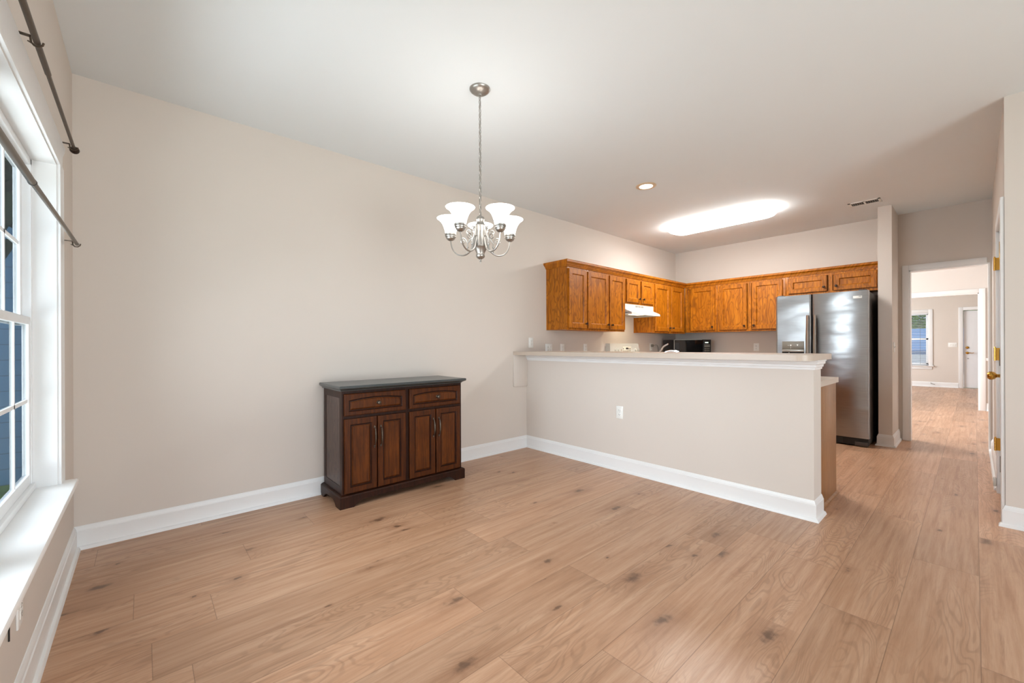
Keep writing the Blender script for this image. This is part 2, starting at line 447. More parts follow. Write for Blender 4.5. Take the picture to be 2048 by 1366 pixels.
DX0, DX1, DZ = 4.185, 4.965, 2.04                           # closet door opening
b = MB(); b.box((XR + .1, YR - .1, 0), (DX0, YR, H)); b.box((DX1, YR - .1, 0), (XK, YR, H)); b.box((DX0, YR - .1, DZ), (DX1, YR, H))
b.box((XR + .1, -.95, 0), (XK, -.85, H))
struct('wall_passage', b, 'wall')
OY0, OY1, OZ = -.112, .527, 2.05                            # doorway at the end of the passage
b = MB(); b.box((XK, OY1, 0), (XK + .115, YL, H)); b.box((XK, OY0, OZ), (XK + .115, OY1, H)); b.box((XK, -1.3, 0), (XK + .115, OY0, H))
struct('wall_kitchen', b, 'wall')
struct('wall_alcove', MB().box((6.319, .622, 0), (XK, .742, H)), 'wall')
struct('wall_peninsula', MB().box((XP, YE, 0), (3.495, YL, 1.0615)), 'wall')
# the rooms beyond the doorway
b = MB(); N0, N1 = 7.8, 10.0
b.box((XK + .115, YL + .05, 0), (N0, YL + .17, H)); b.box((N1, YL + .05, 0), (X2, YL + .17, H)); b.box((N0, YL + .05, 0), (N1, YL + .17, .55)); b.box((N0, YL + .05, 2.35), (N1, YL + .17, H))
b.box((XK + .115, -1.4, 0), (X2, -1.3, H))
struct('wall_second_room', b, 'wall_pale')
b = MB(); b.box((X2, 1.75, 0), (X2 + .12, 3.62, H)); b.box((X2, -.05, 2.053), (X2 + .12, 1.75, H)); b.box((X2, -1.4, 0), (X2 + .12, -.05, H))
struct('wall_cased_opening', b, 'wall_pale')
FW0, FW1, FZ0, FZ1 = .845, 1.75, .575, 2.02; FD0, FD1 = -.72, .205
b = MB()
b.box((X3, FW1, 0), (X3 + .14, 3.62, H)); b.box((X3, FW0, 0), (X3 + .14, FW1, FZ0)); b.box((X3, FW0, FZ1), (X3 + .14, FW1, H))
b.box((X3, FD1, 0), (X3 + .14, FW0, H)); b.box((X3, FD0, 2.04), (X3 + .14, FD1, H)); b.box((X3, -2.6, 0), (X3 + .14, FD0, H))
struct('wall_far', b, 'wall')
b = MB(); L0, L1 = 12.5, 14.7
b.box((X2 + .12, YL + .05, 0), (L0, YL + .17, H)); b.box((L1, YL + .05, 0), (X3, YL + .17, H)); b.box((L0, YL + .05, 0), (L1, YL + .17, .55)); b.box((L0, YL + .05, 2.35), (L1, YL + .17, H))
b.box((X2 + .12, -2.6, 0), (X3, -2.5, H))
struct('wall_living_room', b, 'wall')

# baseboards (with shoe moulding); path runs so that the room is on the left
BB = [(0, 0), (.030, 0), (.029, .008), (.024, .017), (.015, .021), (.014, .024), (.014, .104), (.0105, .109), (.0105, .113), (.006, .124), (.003, .131), (0, .133)]
def base(name, path): struct(name, MB().molding(path, BB), 'trim')
base('baseboard_left', [(XW, YL), (XW, YB)])
base('baseboard_back', [(XP, YL), (XW, YL)])
base('baseboard_peninsula', [(3.497, YE), (XP, YE), (XP, YL)])
base('baseboard_right', [(XR, YB), (XR, YR - .0)])
base('baseboard_corner', [(XR + .001, YR - .06), (XR + .001, YR), (XR + .012, YR)])
base('baseboard_alcove', [(XK, .622), (6.319, .622), (6.319, .742), (6.345, .742)])
base('baseboard_passage', [(5.05, YR), (XK, YR)])
base('baseboard_second_room', [(X2, -1.3), (X2, -.13)])
base('baseboard_far', [(X3, .29), (X3, YL + .05)])

# doorway casing at the end of the passage, jamb lining
CAS = [(0, 0), (.0, .018), (.012, .018), (.018, .015), (.058, .012), (.062, .0)]
b = MB()
b.box((XK - .018, OY1, 0), (XK, OY1 + .058, OZ + .062), .004); b.box((XK - .018, OY0 + .02, OZ), (XK, OY1 + .0005, OZ + .062), .004)
b.box((XK - .012, OY1 - .014, 0), (XK + .115, OY1 + .002, OZ)); b.box((XK - .012, OY0, OZ - .014), (XK + .115, OY1, OZ + .002)); b.box((XK, OY0 - .001, 0), (XK + .115, OY0 + .014, OZ))
struct('trim_1', b, 'trim', 'white casing around the doorway at the end of the passage')
b = MB()
b.box((X2 - .018, -.125, 0), (X2, -.05, 2.125), .004); b.box((X2 - .018, -.05, 2.053), (X2, 1.83, 2.125), .004); b.box((X2 - .018, 1.75, 0), (X2, 1.83, 2.125), .004)
b.box((X2, -.052, 0), (X2 + .12, -.036, 2.053)); b.box((X2, -.05, 2.038), (X2 + .12, 1.75, 2.055))
struct('trim_2', b, 'trim', 'white cased opening seen through the doorway')
struct('trim_3', MB().molding([(X2, -1.3), (X2, -.126)], [(0, .865), (.012, .868), (.012, .885), (.022, .892), (.022, .905), (.01, .912), (0, .915)]), 'trim', 'white chair rail on the second room wall')
# moulding under the breakfast bar and the small support board on the long wall
CR = [(0, .997), (.008, .998), (.010, 1.012), (.017, 1.016), (.018, 1.030), (.027, 1.036), (.029, 1.052), (.034, 1.0555), (.034, 1.0615), (0, 1.0615)]
struct('trim_4', MB().molding([(3.49, YE), (XP, YE), (XP, YL)], CR), 'trim', 'white moulding under the breakfast bar top')
struct('trim_5', MB().box((3.098, YL - .02, .705), (XP, YL, 1.0615), .003), 'wall', 'thin painted support board under the left end of the bar')

# ------------------------------------------------------------------ window beside the camera
w = sroot('window_1', (XW, 1.92, WZ0), 'white double hung window with deep sill on the left wall')
FX0, FX1 = XW - .125, XW - .075                               # frame depth range
b = MB()
for y0, y1 in ((WY0 - .0175, WY0), (WY1, WY1 + .0175)): b.box((XW - .0995, y0, WZ0), (XW + .001, y1, WZ1 + .015))
b.box((XW - .0995, WY0, WZ1), (XW + .001, WY1, WZ1 + .0155))
part('jamb', b, 'trim', w)
b = MB(); c0 = XW - .0
prof = [(0, 0), (0, .013), (.008, .016), (.016, .012), (.07, .015), (.086, .018), (.09, 0)]
b.prism([(XW, WY1 + .005), (XW + .013, WY1 + .005), (XW + .015, WY1 + .013), (XW + .011, WY1 + .02), (XW + .013, WY1 + .07), (XW + .017, WY1 + .085), (XW, WY1 + .089)], 'Z', WZ0, WZ1 + .005)
b.prism([(XW, WY0 - .005), (XW + .013, WY0 - .005), (XW + .017, WY0 - .085), (XW, WY0 - .089)], 'Z', WZ0, WZ1 + .005)
b.prism([(XW, WZ1 + .005), (XW + .013, WZ1 + .005), (XW + .015, WZ1 + .013), (XW + .011, WZ1 + .02), (XW + .013, WZ1 + .07), (XW + .019, WZ1 + .09), (XW + .021, WZ1 + .11), (XW, WZ1 + .113)], 'Y', WY0 - .092, WY1 + .092)
ZM = 1.285
part('casing', b, 'trim', w)
b = MB(); b.box((FX0, WY0 - .11, WZ0 - .03), (XW + .062, WY1 + .085, WZ0), .007)
part('sill', b, 'sill', w)
b = MB(); YM = (WY0 + WY1) / 2
for y0, y1 in ((WY0 + .02, YM - .03), (YM + .03, WY1)):
    for ya in (y0, y1 - .022): b.box((XW - .0995, ya, WZ0), (FX1, ya + .022, ZM)); b.box((FX0, ya, ZM), (FX1, ya + .022, WZ1))
    b.box((FX0, y0, WZ1 - .03), (FX1, y1, WZ1), .003); b.box((FX0, y0, WZ0), (FX1 + .01, y1, WZ0 + .03), .003)
b.box((FX0, YM - .03, WZ0), (FX1, YM + .03, WZ1), .003)
part('window_frame', b, 'vinyl', w)
ZM = 1.285
for y0, y1 in ((WY0 + .042, YM - .052), (YM + .052, WY1 - .022)):
    for k, (z0, z1, x0, x1) in enumerate(((WZ0 + .03, ZM + .02, FX1 - .024, FX1 - .002), (ZM - .02, WZ1 - .03, FX0 + .002, FX0 + .024))):
        b = MB(); s = .036
        b.box((x0, y0, z0), (x1, y0 + s, z1), .004); b.box((x0, y1 - s, z0), (x1, y1, z1), .004)
        b.box((x0, y0 + s, z0), (x1, y1 - s, z0 + (s + .012 if k == 0 else s)), .004); b.box((x0, y0 + s, z1 - s), (x1, y1 - s, z1), .004)
        xm = (x0 + x1) / 2
        nz = 2
        for q in (1, 2): b.box((xm - .006, y0 + (y1 - y0) * q / 3 - .008, z0 + s), (xm + .006, y0 + (y1 - y0) * q / 3 + .008, z1 - s))
        b.box((xm - .006, y0 + s, (z0 + z1) / 2 - .008), (xm + .006, y1 - s, (z0 + z1) / 2 + .008))
        so = part('sash', b, 'vinyl', w)
        part('pane', MB().box((xm - .002, y0 + s - .004, z0 + s - .004), (xm + .002, y1 - s + .004, z1 - s + .004)), 'glass', so)

# patio door added behind the camera as a fill-light opening (seen only in reflections)
d = sroot('door_1', ((PX0 + PX1) / 2, YB, 0), 'added white sliding glass patio door behind the camera, lets in fill light')
b = MB()
for x0, x1 in ((PX0, PX0 + .07), ((PX0 + PX1) / 2 - .05, (PX0 + PX1) / 2 + .05), (PX1 - .07, PX1)): b.box((x0, YB - .11, 0), (x1, YB - .02, PZ), .004)
b.box((PX0, YB - .11, PZ - .07), (PX1, YB - .02, PZ), .004); b.box((PX0, YB - .11, 0), (PX1, YB - .02, .08), .004)
part('door_frame', b, 'vinyl', d)
part('pane', MB().box((PX0 + .06, YB - .07, .07), (PX1 - .06, YB - .064, PZ - .06)), 'glass_clear', d)

# ------------------------------------------------------------------ closet door in the passage
def six_panel(mb, o, u, n, w, h, t):
    """slab with six raised panels on the n side"""
    o, u, n = Vector(o), Vector(u), Vector(n); v = Vector((0, 0, 1))
    st, mid = .115, .10
    cols = [(st, (w - mid) / 2), ((w + mid) / 2, w - st)]
    rows = [(.21, .74), (.87, 1.50), (1.60, h - .13)]
    e = .0
    mb.rings(o, u, v, n, [(0, w, 0, h, -t, 0), (0, w, 0, h, 0, 0)], cap=False)
    # face made of strips between the panels
    def quad(x0, x1, y0, y1):
        mb.add([o + u * x0 + v * y0, o + u * x1 + v * y0, o + u * x1 + v * y1, o + u * x0 + v * y1], [(0, 1, 2, 3)])
    xs = [0] + [c for p in cols for c in p] + [w]; ys = [0] + [c for p in rows for c in p] + [h]
    for i in range(len(xs) - 1):
        for j in range(len(ys) - 1):
            if i % 2 == 1 and j % 2 == 1:
                x0, x1, y0, y1 = xs[i], xs[i + 1], ys[j], ys[j + 1]
                L = [(x0, x1, y0, y1, 0, 0)]
                for ins, dep in ((.01, -.009), (.022, -.009), (.05, -.002)): L.append((x0 + ins, x1 - ins, y0 + ins, y1 - ins, dep, 0))
                mb.rings(o, u, v, n, L)
            else: quad(xs[i], xs[i + 1], ys[j], ys[j + 1])
    return mb
d = sroot('door_2', (4.57, YR, 0), 'white panelled closet door with brass hinges and knob in the passage')
b = MB(); six_panel(b, (DX0 + .018, YR - .004, .015), (1, 0, 0), (0, 1, 0), DX1 - DX0 - .036, DZ - .035, .035)
slab = part('slab', b, 'door', d)
b = MB(); P2 = [(0, 0), (0, 0)]
b.box((4.113, YR, 0.0), (DX0 + .005, YR + .018, DZ + .07), .004); b.box((DX1 - .005, YR, 0), (DX1 + .065, YR + .018, DZ + .07), .004)
b.box((DX0 + .005, YR, DZ - .005), (DX1 - .005, YR + .018, DZ + .07), .004)
b.box((DX0 - .001, YR - .09, 0), (DX0 + .015, YR + .001, DZ)); b.box((DX1 - .015, YR - .09, 0), (DX1 + .001, YR + .001, DZ)); b.box((DX0, YR - .09, DZ - .015), (DX1, YR + .001, DZ + .001))
part('casing', b, 'trim', d)
def hinge(mb, x, z, out=.030):
    mb.box((x - .0015, YR - .004, z - .048), (x + .0015, YR + out, z + .048))
    mb.lathe((x, YR + out + .003, z), [(.0065, -.05), (.0065, -.017), (.0058, -.016), (.0065, -.015), (.0065, .015), (.0058, .016), (.0065, .017), (.0065, .05)], 10)
    mb.lathe((x, YR + out + .003, z), [(.004, .05), (.0055, .053), (.003, .058)], 10)
    return mb
for z in (1.785, 1.085, .385):
    part('hinge', hinge(MB(), DX1 - .02, z, .021), 'brass', d)
part('strike_plate', MB().box((DX0 + .012, YR - .002, 1.02), (DX0 + .0135, YR + .0215, 1.13)).box((DX0 + .010, YR + .0185, 1.02), (DX0 + .0145, YR + .0205, 1.13)), 'bronze', d, label='dark edged plate on the near jamb')
part('hinge', MB().box((DX0 - .005, YR + .0175, 1.72), (DX0 + .003, YR + .0205, 1.835), .0008), 'brass', d)
part('hinge', MB().box((DX0 - .005, YR + .0175, .325), (DX0 + .003, YR + .0205, .43), .0008), 'bronze', d, label='dark bronze hinge leaf')
b = MB(); kc = (DX0 + .075, YR - .004, .952)
b.lathe(kc, [(.0, .0), (.033, .0), (.033, .004), (.028, .009), (.012, .012), (.011, .032), (.013, .036), (.024, .045), (.0285, .056), (.027, .068), (.018, .077), (.0, .079)], 20, (0, 1, 0))
part('knob', b, 'brass', d)

# front door and window in the far room
d = sroot('door_3', (X3, -.26, 0), 'white panelled front door with brass lever at the far end')
b = MB(); six_panel(b, (X3 + .03, FD1 - .012, .02), (0, -1, 0), (-1, 0, 0), FD1 - FD0 - .024, 2.005, .04)
fs = part('slab', b, 'door', d)
b = MB(); b.box((X3 - .018, FD1, 0), (X3, FD1 + .08, 2.12), .004); b.box((X3 - .018, FD0 - .08, 0), (X3, FD0, 2.12), .004); b.box((X3 - .018, FD0, 2.04), (X3, FD1, 2.12), .004)
b.box((X3, FD1 - .008, 0), (X3 + .1, FD1 + .001, 2.04)); b.box((X3, FD0, 0), (X3 + .1, FD0 + .008, 2.04))
part('casing', b, 'trim', d)
b = MB(); lc = (X3 + .03, FD1 - .075, .925)
b.lathe(lc, [(0, 0), (.032, 0), (.03, .008), (.012, .012), (.011, .05), (0, .052)], 16, (-1, 0, 0)); b.tube([(X3 - .015, FD1 - .075, .925), (X3 - .02, FD1 - .11, .93), (X3 - .02, FD1 - .16, .922), (X3 - .018, FD1 - .19, .93)], [.011, .010, .008, .007], 8)
part('lever', b, 'brass', fs)
part('deadbolt', MB().lathe((X3 + .03, FD1 - .075, 1.065), [(0, 0), (.032, 0), (.03, .012), (.016, .016), (.016, .02), (0, .021)], 16, (-1, 0, 0)), 'brass', fs)
part('door_guard', MB().lathe((X3 + .03, FD1 - .085, .78), [(0, 0), (.012, 0), (.01, .012), (0, .013)], 10, (-1, 0, 0)), 'nickel', fs)
w = sroot('window_2', (X3, (FW0 + FW1) / 2, FZ0), 'white framed window with blinds beside the front door')
b = MB(); b.box((X3 - .018, FW0 - .085, FZ0), (X3, FW0, FZ1 + .085), .004); b.box((X3 - .018, FW1, FZ0), (X3, FW1 + .085, FZ1 + .085), .004); b.box((X3 - .018, FW0, FZ1), (X3, FW1, FZ1 + .085), .004)
b.box((X3 - .015, FW0 - .07, FZ0 - .105), (X3, FW1 + .07, FZ0 - .028), .003)
part('casing', b, 'trim', w)
part('sill', MB().box((X3 - .05, FW0 - .105, FZ0 - .028), (X3 + .1, FW1 + .105, FZ0), .005), 'trim', w)
b = MB(); fx0, fx1 = X3 + .07, X3 + .12
b.box((fx0, FW0, FZ0), (fx1, FW0 + .05, FZ1), .003); b.box((fx0, FW1 - .05, FZ0), (fx1, FW1, FZ1), .003); b.box((fx0, FW0, FZ1 - .05), (fx1, FW1, FZ1)); b.box((fx0, FW0, FZ0), (fx1, FW1, FZ0 + .06)); b.box((fx0, FW0, 1.28), (fx1, FW1, 1.33), .003)
b.box((fx0 + .02, (FW0 + FW1) / 2 - .008, FZ0), (fx0 + .03, (FW0 + FW1) / 2 + .008, FZ1))
part('window_frame', b, 'vinyl', w)
part('pane', MB().box((fx0 + .022, FW0 + .04, FZ0 + .05), (fx0 + .027, FW1 - .04, FZ1 - .04)), 'glass_clear', w)
bl = thing('window_blind', 'white horizontal blind hanging in the far window', 'blind', (X3 + .03, (FW0 + FW1) / 2, FZ1))
part('headrail', MB().box((X3 + .012, FW0 + .008, FZ1 - .04), (X3 + .055, FW1 - .008, FZ1 - .002), .003), 'blind', bl)
b = MB(); z = FZ1 - .07
while z > FZ0 + .05:
    b.add([(X3 + .018, FW0 + .012, z - .004), (X3 + .018, FW1 - .012, z - .004), (X3 + .05, FW1 - .012, z + .004), (X3 + .05, FW0 + .012, z + .004),
           (X3 + .018, FW0 + .012, z - .0025), (X3 + .018, FW1 - .012, z - .0025), (X3 + .05, FW1 - .012, z + .0055), (X3 + .05, FW0 + .012, z + .0055)],
          [(0, 1, 2, 3), (4, 5, 6, 7), (0, 1, 5, 4), (1, 2, 6, 5), (2, 3, 7, 6), (3, 0, 4, 7)]); z -= .045
part('slats', b, 'blind', bl)
part('bottom_rail', MB().box((X3 + .016, FW0 + .01, FZ0 + .018), (X3 + .052, FW1 - .01, FZ0 + .034), .003), 'blind', bl)
b = MB()
for yy in (FW0 + .16, (FW0 + FW1) / 2, FW1 - .16): b.tube([(X3 + .016, yy, FZ1 - .04), (X3 + .016, yy, FZ0 + .03)], .0022, 6)
part('ladder_cord', b, 'grey_plastic', bl)

# ------------------------------------------------------------------ breakfast bar top
b = MB(); poly = []
x0, x1, ye, rr = 3.10, 3.70, .682, .085
poly.append((x0, YL)); poly.append((x0, ye + rr))
for i in range(1, 9): a = PI + (PI / 2) * i / 8; poly.append((x0 + rr + rr * math.cos(a), ye + rr + rr * math.sin(a)))
for i in range(0, 6): a = -PI / 2 + (PI / 2) * i / 5; poly.append((x1 - .03 + .03 * math.cos(a), ye + .03 + .03 * math.sin(a)))
poly.append((x1, YL))
b.prism(poly, 'Z', 1.0615, 1.100)
solo('bar_top', b, 'laminate', 'long beige laminate breakfast bar top capping the half wall', 'bar counter', (3.4, 2.0, 1.0615))

# ------------------------------------------------------------------ kitchen cabinets
def door_front(o, u, n, w, h, t=.019, fr=.056):
    mb = MB()
    L = [(0, w, 0, h, 0, 0), (0, w, 0, h, t - .004, 0), (.004, w - .004, .004, h - .004, t, 0), (fr, w - fr, fr, h - fr, t, 0),
         (fr + .004, w - fr - .004, fr + .004, h - fr - .004, t - .004, 0), (fr + .009, w - fr - .009, fr + .009, h - fr - .009, t - .013, 0)]
    return mb.rings(o, u, (0, 0, 1), n, L)
def knob_mb(c, n, s=1.0):
    return MB().lathe(c, [(0, 0), (.009 * s, 0), (.006 * s, .004), (.0055 * s, .012), (.013 * s, .018), (.0155 * s, .024), (.012 * s, .030), (0, .032)], 14, n)
GW = 'oak wall cabinets'
def wall_cab(label, face, u, n, a0, a1, z0, z1, depth, doors, end=None, dz=None, wallside=0):
    """cabinet with its face frame on the line face + u*a; doors = [(a0,a1,knob side)]; n points out of the face"""
    u, n, face = Vector(u), Vector(n), Vector(face)
    p0 = face + u * a0; mid = face + u * ((a0 + a1) / 2)
    root = thing('wall_cabinet', label, 'cabinet', (mid.x - n.x * depth, mid.y - n.y * depth, z0), 0, GW)
    q0 = face + u * a0 - n * depth; q1 = face + u * a1 - n * .019
    part('carcass', MB().box((q0.x, q0.y, z0 + .006), (q1.x, q1.y, z1)), 'oak', root)
    b = MB(); f0 = face + u * a0 - n * .019; f1 = face + u * a1
    st = .038
    e0 = face + u * (a0 + st); e1 = face + u * (a1 - st)
    b.box((f0.x, f0.y, z0), (e0.x, e0.y, z1), .0015); g = face + u * (a1 - st) - n * .019; b.box((g.x, g.y, z0), (f1.x, f1.y, z1), .0015)
    g0 = face + u * (a0 + st) - n * .019
    b.box((g0.x, g0.y, z0), (e1.x, e1.y, z0 + .038)); b.box((g0.x, g0.y, z1 - .045), (e1.x, e1.y, z1))
    if len(doors) == 2:
        m = (doors[0][1] + doors[1][0]) / 2; h0 = face + u * (m - .02) - n * .019; h1 = face + u * (m + .02); b.box((h0.x, h0.y, z0 + .038), (h1.x, h1.y, z1 - .045))
    part('face_frame', b, 'oak', root)
    for d0, d1, side in doors:
        zz0, zz1 = dz if dz else (z0 + .025, z1 - .04)
        o = face + u * d0 + n * .0005; o.z = zz0
        dr = part('door', door_front(o, u, n, d1 - d0, zz1 - zz0), 'oak', root)
        ka = d1 - .03 if side == 'hi' else d0 + .03
        kc = face + u * ka + n * .019; kc.z = zz0 + .055
        part('knob', knob_mb(kc, n), 'knobdark', dr)
    return root
FY = 3.128; ZB, ZT = 1.345, 2.10
fA = (0, FY, 0); uA = (1, 0, 0); nA = (0, -1, 0); dA = YL - FY - .0005
wall_cab('narrow single door oak wall cabinet at the left end above the bar', fA, uA, nA, 3.642, 4.002, ZB, ZT, dA, [(3.664, 3.992, 'hi')])
wall_cab('double door oak wall cabinet left of the white range hood', fA, uA, nA, 4.003, 4.818, ZB, ZT, dA, [(4.016, 4.436, 'hi'), (4.462, 4.806, 'lo')])
wall_cab('short double door oak wall cabinet above the white range hood', fA, uA, nA, 4.819, 5.562, 1.725, ZT, dA, [(4.85, 5.18, 'hi'), (5.222, 5.535, 'lo')])
wall_cab('double door oak wall cabinet between the range hood and the corner', fA, uA, nA, 5.563, 6.55, ZB, ZT, dA, [(5.60, 6.03, 'hi'), (6.075, 6.46, 'lo')])
FXK = 6.558
fB = (FXK, 0, 0); uB = (0, -1, 0); nB = (-1, 0, 0); dB = XK - FXK - .0005; ZB2 = 1.362
wall_cab('single door oak wall cabinet above the microwave in the corner', fB, uB, nB, -3.127, -2.622, ZB2, ZT, dB, [(-3.035, -2.658, 'hi')])
wall_cab('double door oak wall cabinet between the corner and the refrigerator', fB, uB, nB, -2.621, -1.722, ZB2, ZT, dB, [(-2.588, -2.205, 'hi'), (-2.138, -1.756, 'lo')])
wall_cab('short wide oak wall cabinet above the stainless refrigerator', fB, uB, nB, -1.721, -.744, 1.815, ZT, dB, [(-1.688, -1.26, 'hi'), (-1.194, -.778, 'lo')], dz=(1.85, 2.055))
# crown moulding (left of the path is the room)
CRN = [(0, 2.082), (.008, 2.083), (.010, 2.094), (.018, 2.098), (.020, 2.108), (.040, 2.126), (.046, 2.130), (.046, 2.143), (.050, 2.145), (.050, 2.152), (0, 2.152)]
solo('crown_molding', MB().molding([(FXK - .001, .744), (FXK - .001, FY - .001), (3.641, FY - .001), (3.641, YL)], CRN), 'oak_h',
     'oak crown moulding running along the tops of the wall cabinets', 'moulding', (5.1, FY, 2.082))

# base cabinets and worktops (mostly hidden behind the half wall)
def base_cab(label, face, u, n, a0, a1, depth, units, group='oak base cabinets', drawers=True):
    u, n, face = Vector(u), Vector(n), Vector(face)
    mid = face + u * ((a0 + a1) / 2) - n * depth
    root = thing('base_cabinet', label, 'cabinet', (mid.x, mid.y, 0), 0, group)
    q0 = face + u * a0 - n * depth; q1 = face + u * a1
    part('carcass', MB().box((q0.x, q0.y, .1), (q1.x, q1.y, .868)), 'oak', root)
    k0 = face + u * a0 - n * depth; k1 = face + u * a1 - n * .07
    part('toe_kick', MB().box((k0.x, k0.y, 0), (k1.x, k1.y, .1)), 'darkgap', root)
    for d0, d1, side in units:
        o = face + u * d0 + n * .0005; o.z = .13
        dr = part('door', door_front(o, u, n, d1 - d0, .55), 'oak', root)
        kc = face + u * (d1 - .03 if side == 'hi' else d0 + .03) + n * .019; kc.z = .63
        part('knob', knob_mb(kc, n), 'knobdark', dr)
        o = face + u * d0 + n * .0005; o.z = .70
        dw = part('drawer', door_front(o, u, n, d1 - d0, .145, fr=.03), 'oak', root)
        kc = face + u * ((d0 + d1) / 2) + n * .019; kc.z = .772
        part('knob', knob_mb(kc, n), 'knobdark', dw)
    return root
pen = base_cab('oak base cabinet run on the kitchen side of the half wall', (4.055, 0, 0), (0, 1, 0), (1, 0, 0), .745, 2.84, .558,
               [(.78, 1.24, 'hi'), (1.26, 1.72, 'lo'), (1.74, 2.2, 'hi'), (2.22, 2.8, 'lo')])
b = MB().box((3.497, .728, .0), (4.062, .745, .868), .001)
part('end_panel', b, 'oakend', pen, label='tan veneer panel closing the end of the run')
part('shoe_strip', MB().prism([(.728, 0), (.712, 0), (.714, .01), (.722, .018), (.728, .02)], 'X', 3.53, 4.07), 'oakend', pen)
base_cab('oak base cabinet between the half wall and the range', (0, 2.845, 0), (1, 0, 0), (0, -1, 0), 4.06, 4.822, .608, [(4.09, 4.43, 'hi'), (4.45, 4.8, 'lo')])
base_cab('oak base cabinet between the range and the corner', (0, 2.845, 0), (1, 0, 0), (0, -1, 0), 5.60, 6.278, .608, [(5.62, 5.93, 'hi'), (5.95, 6.26, 'lo')])
base_cab('oak base cabinet below the microwave beside the refrigerator', (6.28, 0, 0), (0, -1, 0), (-1, 0, 0), -3.453, -1.745, .604, [(-2.8, -2.3, 'hi'), (-2.28, -1.78, 'lo')])
b = MB(); z0, z1 = .8685, .908
b.prism([(3.497, YL), (3.497, .716), (4.088, .716), (4.088, 2.82), (4.823, 2.82), (4.823, YL)], 'Z', z0, z1)
solo('worktop', b, 'laminate', 'L shaped beige laminate worktop behind the half wall', 'worktop', (3.8, 2.0, z0), 'kitchen worktops')
b = MB(); b.prism([(5.598, YL), (5.598, 2.82), (6.255, 2.82), (6.255, 1.74), (6.884, 1.74), (6.884, YL)], 'Z', z0, z1)
solo('worktop', b, 'laminate', 'corner beige laminate worktop between the range and the refrigerator', 'worktop', (6.5, 2.5, z0), 'kitchen worktops')

# ------------------------------------------------------------------ range hood
r = thing('range_hood', 'white under cabinet range hood with a warm light on', 'range hood', (5.19, YL, 1.575))
hx0, hx1 = 4.822, 5.559
b = MB(); b.prism([(YL - .001, 1.724), (3.125, 1.724), (3.125, 1.655), (3.022, 1.607), (3.018, 1.578), (3.03, 1.578), (3.036, 1.60), (YL - .001, 1.60)], 'X', hx0, hx1)
b.box((hx0, 3.03, 1.578), (hx0 + .012, YL - .001, 1.61)); b.box((hx1 - .012, 3.03, 1.578), (hx1, YL - .001, 1.61))
part('shell', b, 'whiteenamel', r)
b = MB()
for i in range(3):
    for j in range(3): b.box((5.08 + i * .075, 3.1235, 1.690 + j * .008), (5.14 + i * .075, 3.126, 1.694 + j * .008))
part('vent_slots', b, 'grey_plastic', r)
part('light_lens', MB().box((5.02, 3.06, 1.585), (5.24, 3.2, 1.601), .004), 'glow_hood', r)
part('filter', MB().box((4.9, 3.22, 1.592), (5.48, 3.42, 1.601)), 'silver_plastic', r)
area_light('hood_lamp', (5.15, 3.13, 1.575), (0, .15, -1), .22, .14, 1.6, (1, .80, .52))

# ------------------------------------------------------------------ range
r = thing('kitchen_range', 'white electric range with control panel showing above the bar', 'stove', (5.21, 3.1, 0))
sx0, sx1 = 4.83, 5.592
part('body', MB().box((sx0, 2.83, .04), (sx1, YL - .001, .905), .006), 'whiteenamel', r)
part('cooktop', MB().box((sx0 - .003, 2.81, .905), (sx1 + .003, 3.375, .918), .004), 'almond', r)
part('oven_door', MB().box((sx0 + .01, 2.79, .25), (sx1 - .01, 2.829, .86), .008), 'whiteenamel', r)
part('oven_window', MB().box((sx0 + .14, 2.786, .42), (sx1 - .14, 2.791, .70)), 'blackglass', r)
part('oven_handle', MB().tube([(sx0 + .06, 2.79, .80), (sx0 + .07, 2.745, .80), (sx1 - .07, 2.745, .80), (sx1 - .06, 2.79, .80)], .011), 'almond', r)
part('storage_drawer', MB().box((sx0 + .01, 2.795, .06), (sx1 - .01, 2.829, .235), .006), 'whiteenamel', r)
for cx, cy, rad in ((5.02, 2.98, .1), (5.40, 2.98, .075), (5.02, 3.23, .075), (5.40, 3.23, .1)):
    b = MB(); pts = []
    for i in range(70): a = i * .27; pts.append((cx + rad * (.15 + .85 * i / 69) * math.cos(a), cy + rad * (.15 + .85 * i / 69) * math.sin(a), .924))
    b.tube(pts, .005, 6); part('burner_coil', b, 'black', r)
b = MB()
pl = []; 
zz0, zz1 = .918, 1.19
b.add([(sx0, 3.352, zz0), (sx1, 3.352, zz0), (sx1 - .015, 3.385, zz1), (sx0 + .015, 3.385, zz1), (sx0, YL - .002, zz0), (sx1, YL - .002, zz0), (sx1 - .015, YL - .002, zz1), (sx0 + .015, YL - .002, zz1)],
      [(0, 1, 2, 3), (4, 5, 6, 7), (0, 1, 5, 4), (1, 2, 6, 5), (2, 3, 7, 6), (3, 0, 4, 7)])
bg = part('backguard', b, 'whiteenamel', r)
nrm = Vector((0, -1, .12)).normalized()
def on_guard(z): return 3.352 + (z - zz0) / (zz1 - zz0) * .033
for kx in (4.965, 5.035, 5.475, 5.545):
    part('control_knob', MB().lathe((kx, on_guard(1.095), 1.095), [(0, 0), (.024, 0), (.023, .004), (.018, .008), (.016, .022), (0, .024)], 16, nrm), 'whiteenamel', bg)
part('clock_panel', MB().box((5.14, on_guard(1.10) - .005, 1.065), (5.36, on_guard(1.10) + .004, 1.145), .002), 'almond', bg)
part('clock_display', MB().box((5.22, on_guard(1.12) - .008, 1.105), (5.28, on_guard(1.12), 1.13)), 'black', bg, label='dark clock display')
b = MB()
for i in range(6): b.box((5.15 + i * .034, on_guard(1.08) - .0065, 1.078), (5.17 + i * .034, on_guard(1.08), 1.087))
for i in (0, 4, 5): b.box((5.15 + i * .034, on_guard(1.115) - .0075, 1.105), (5.165 + i * .034, on_guard(1.115), 1.125))
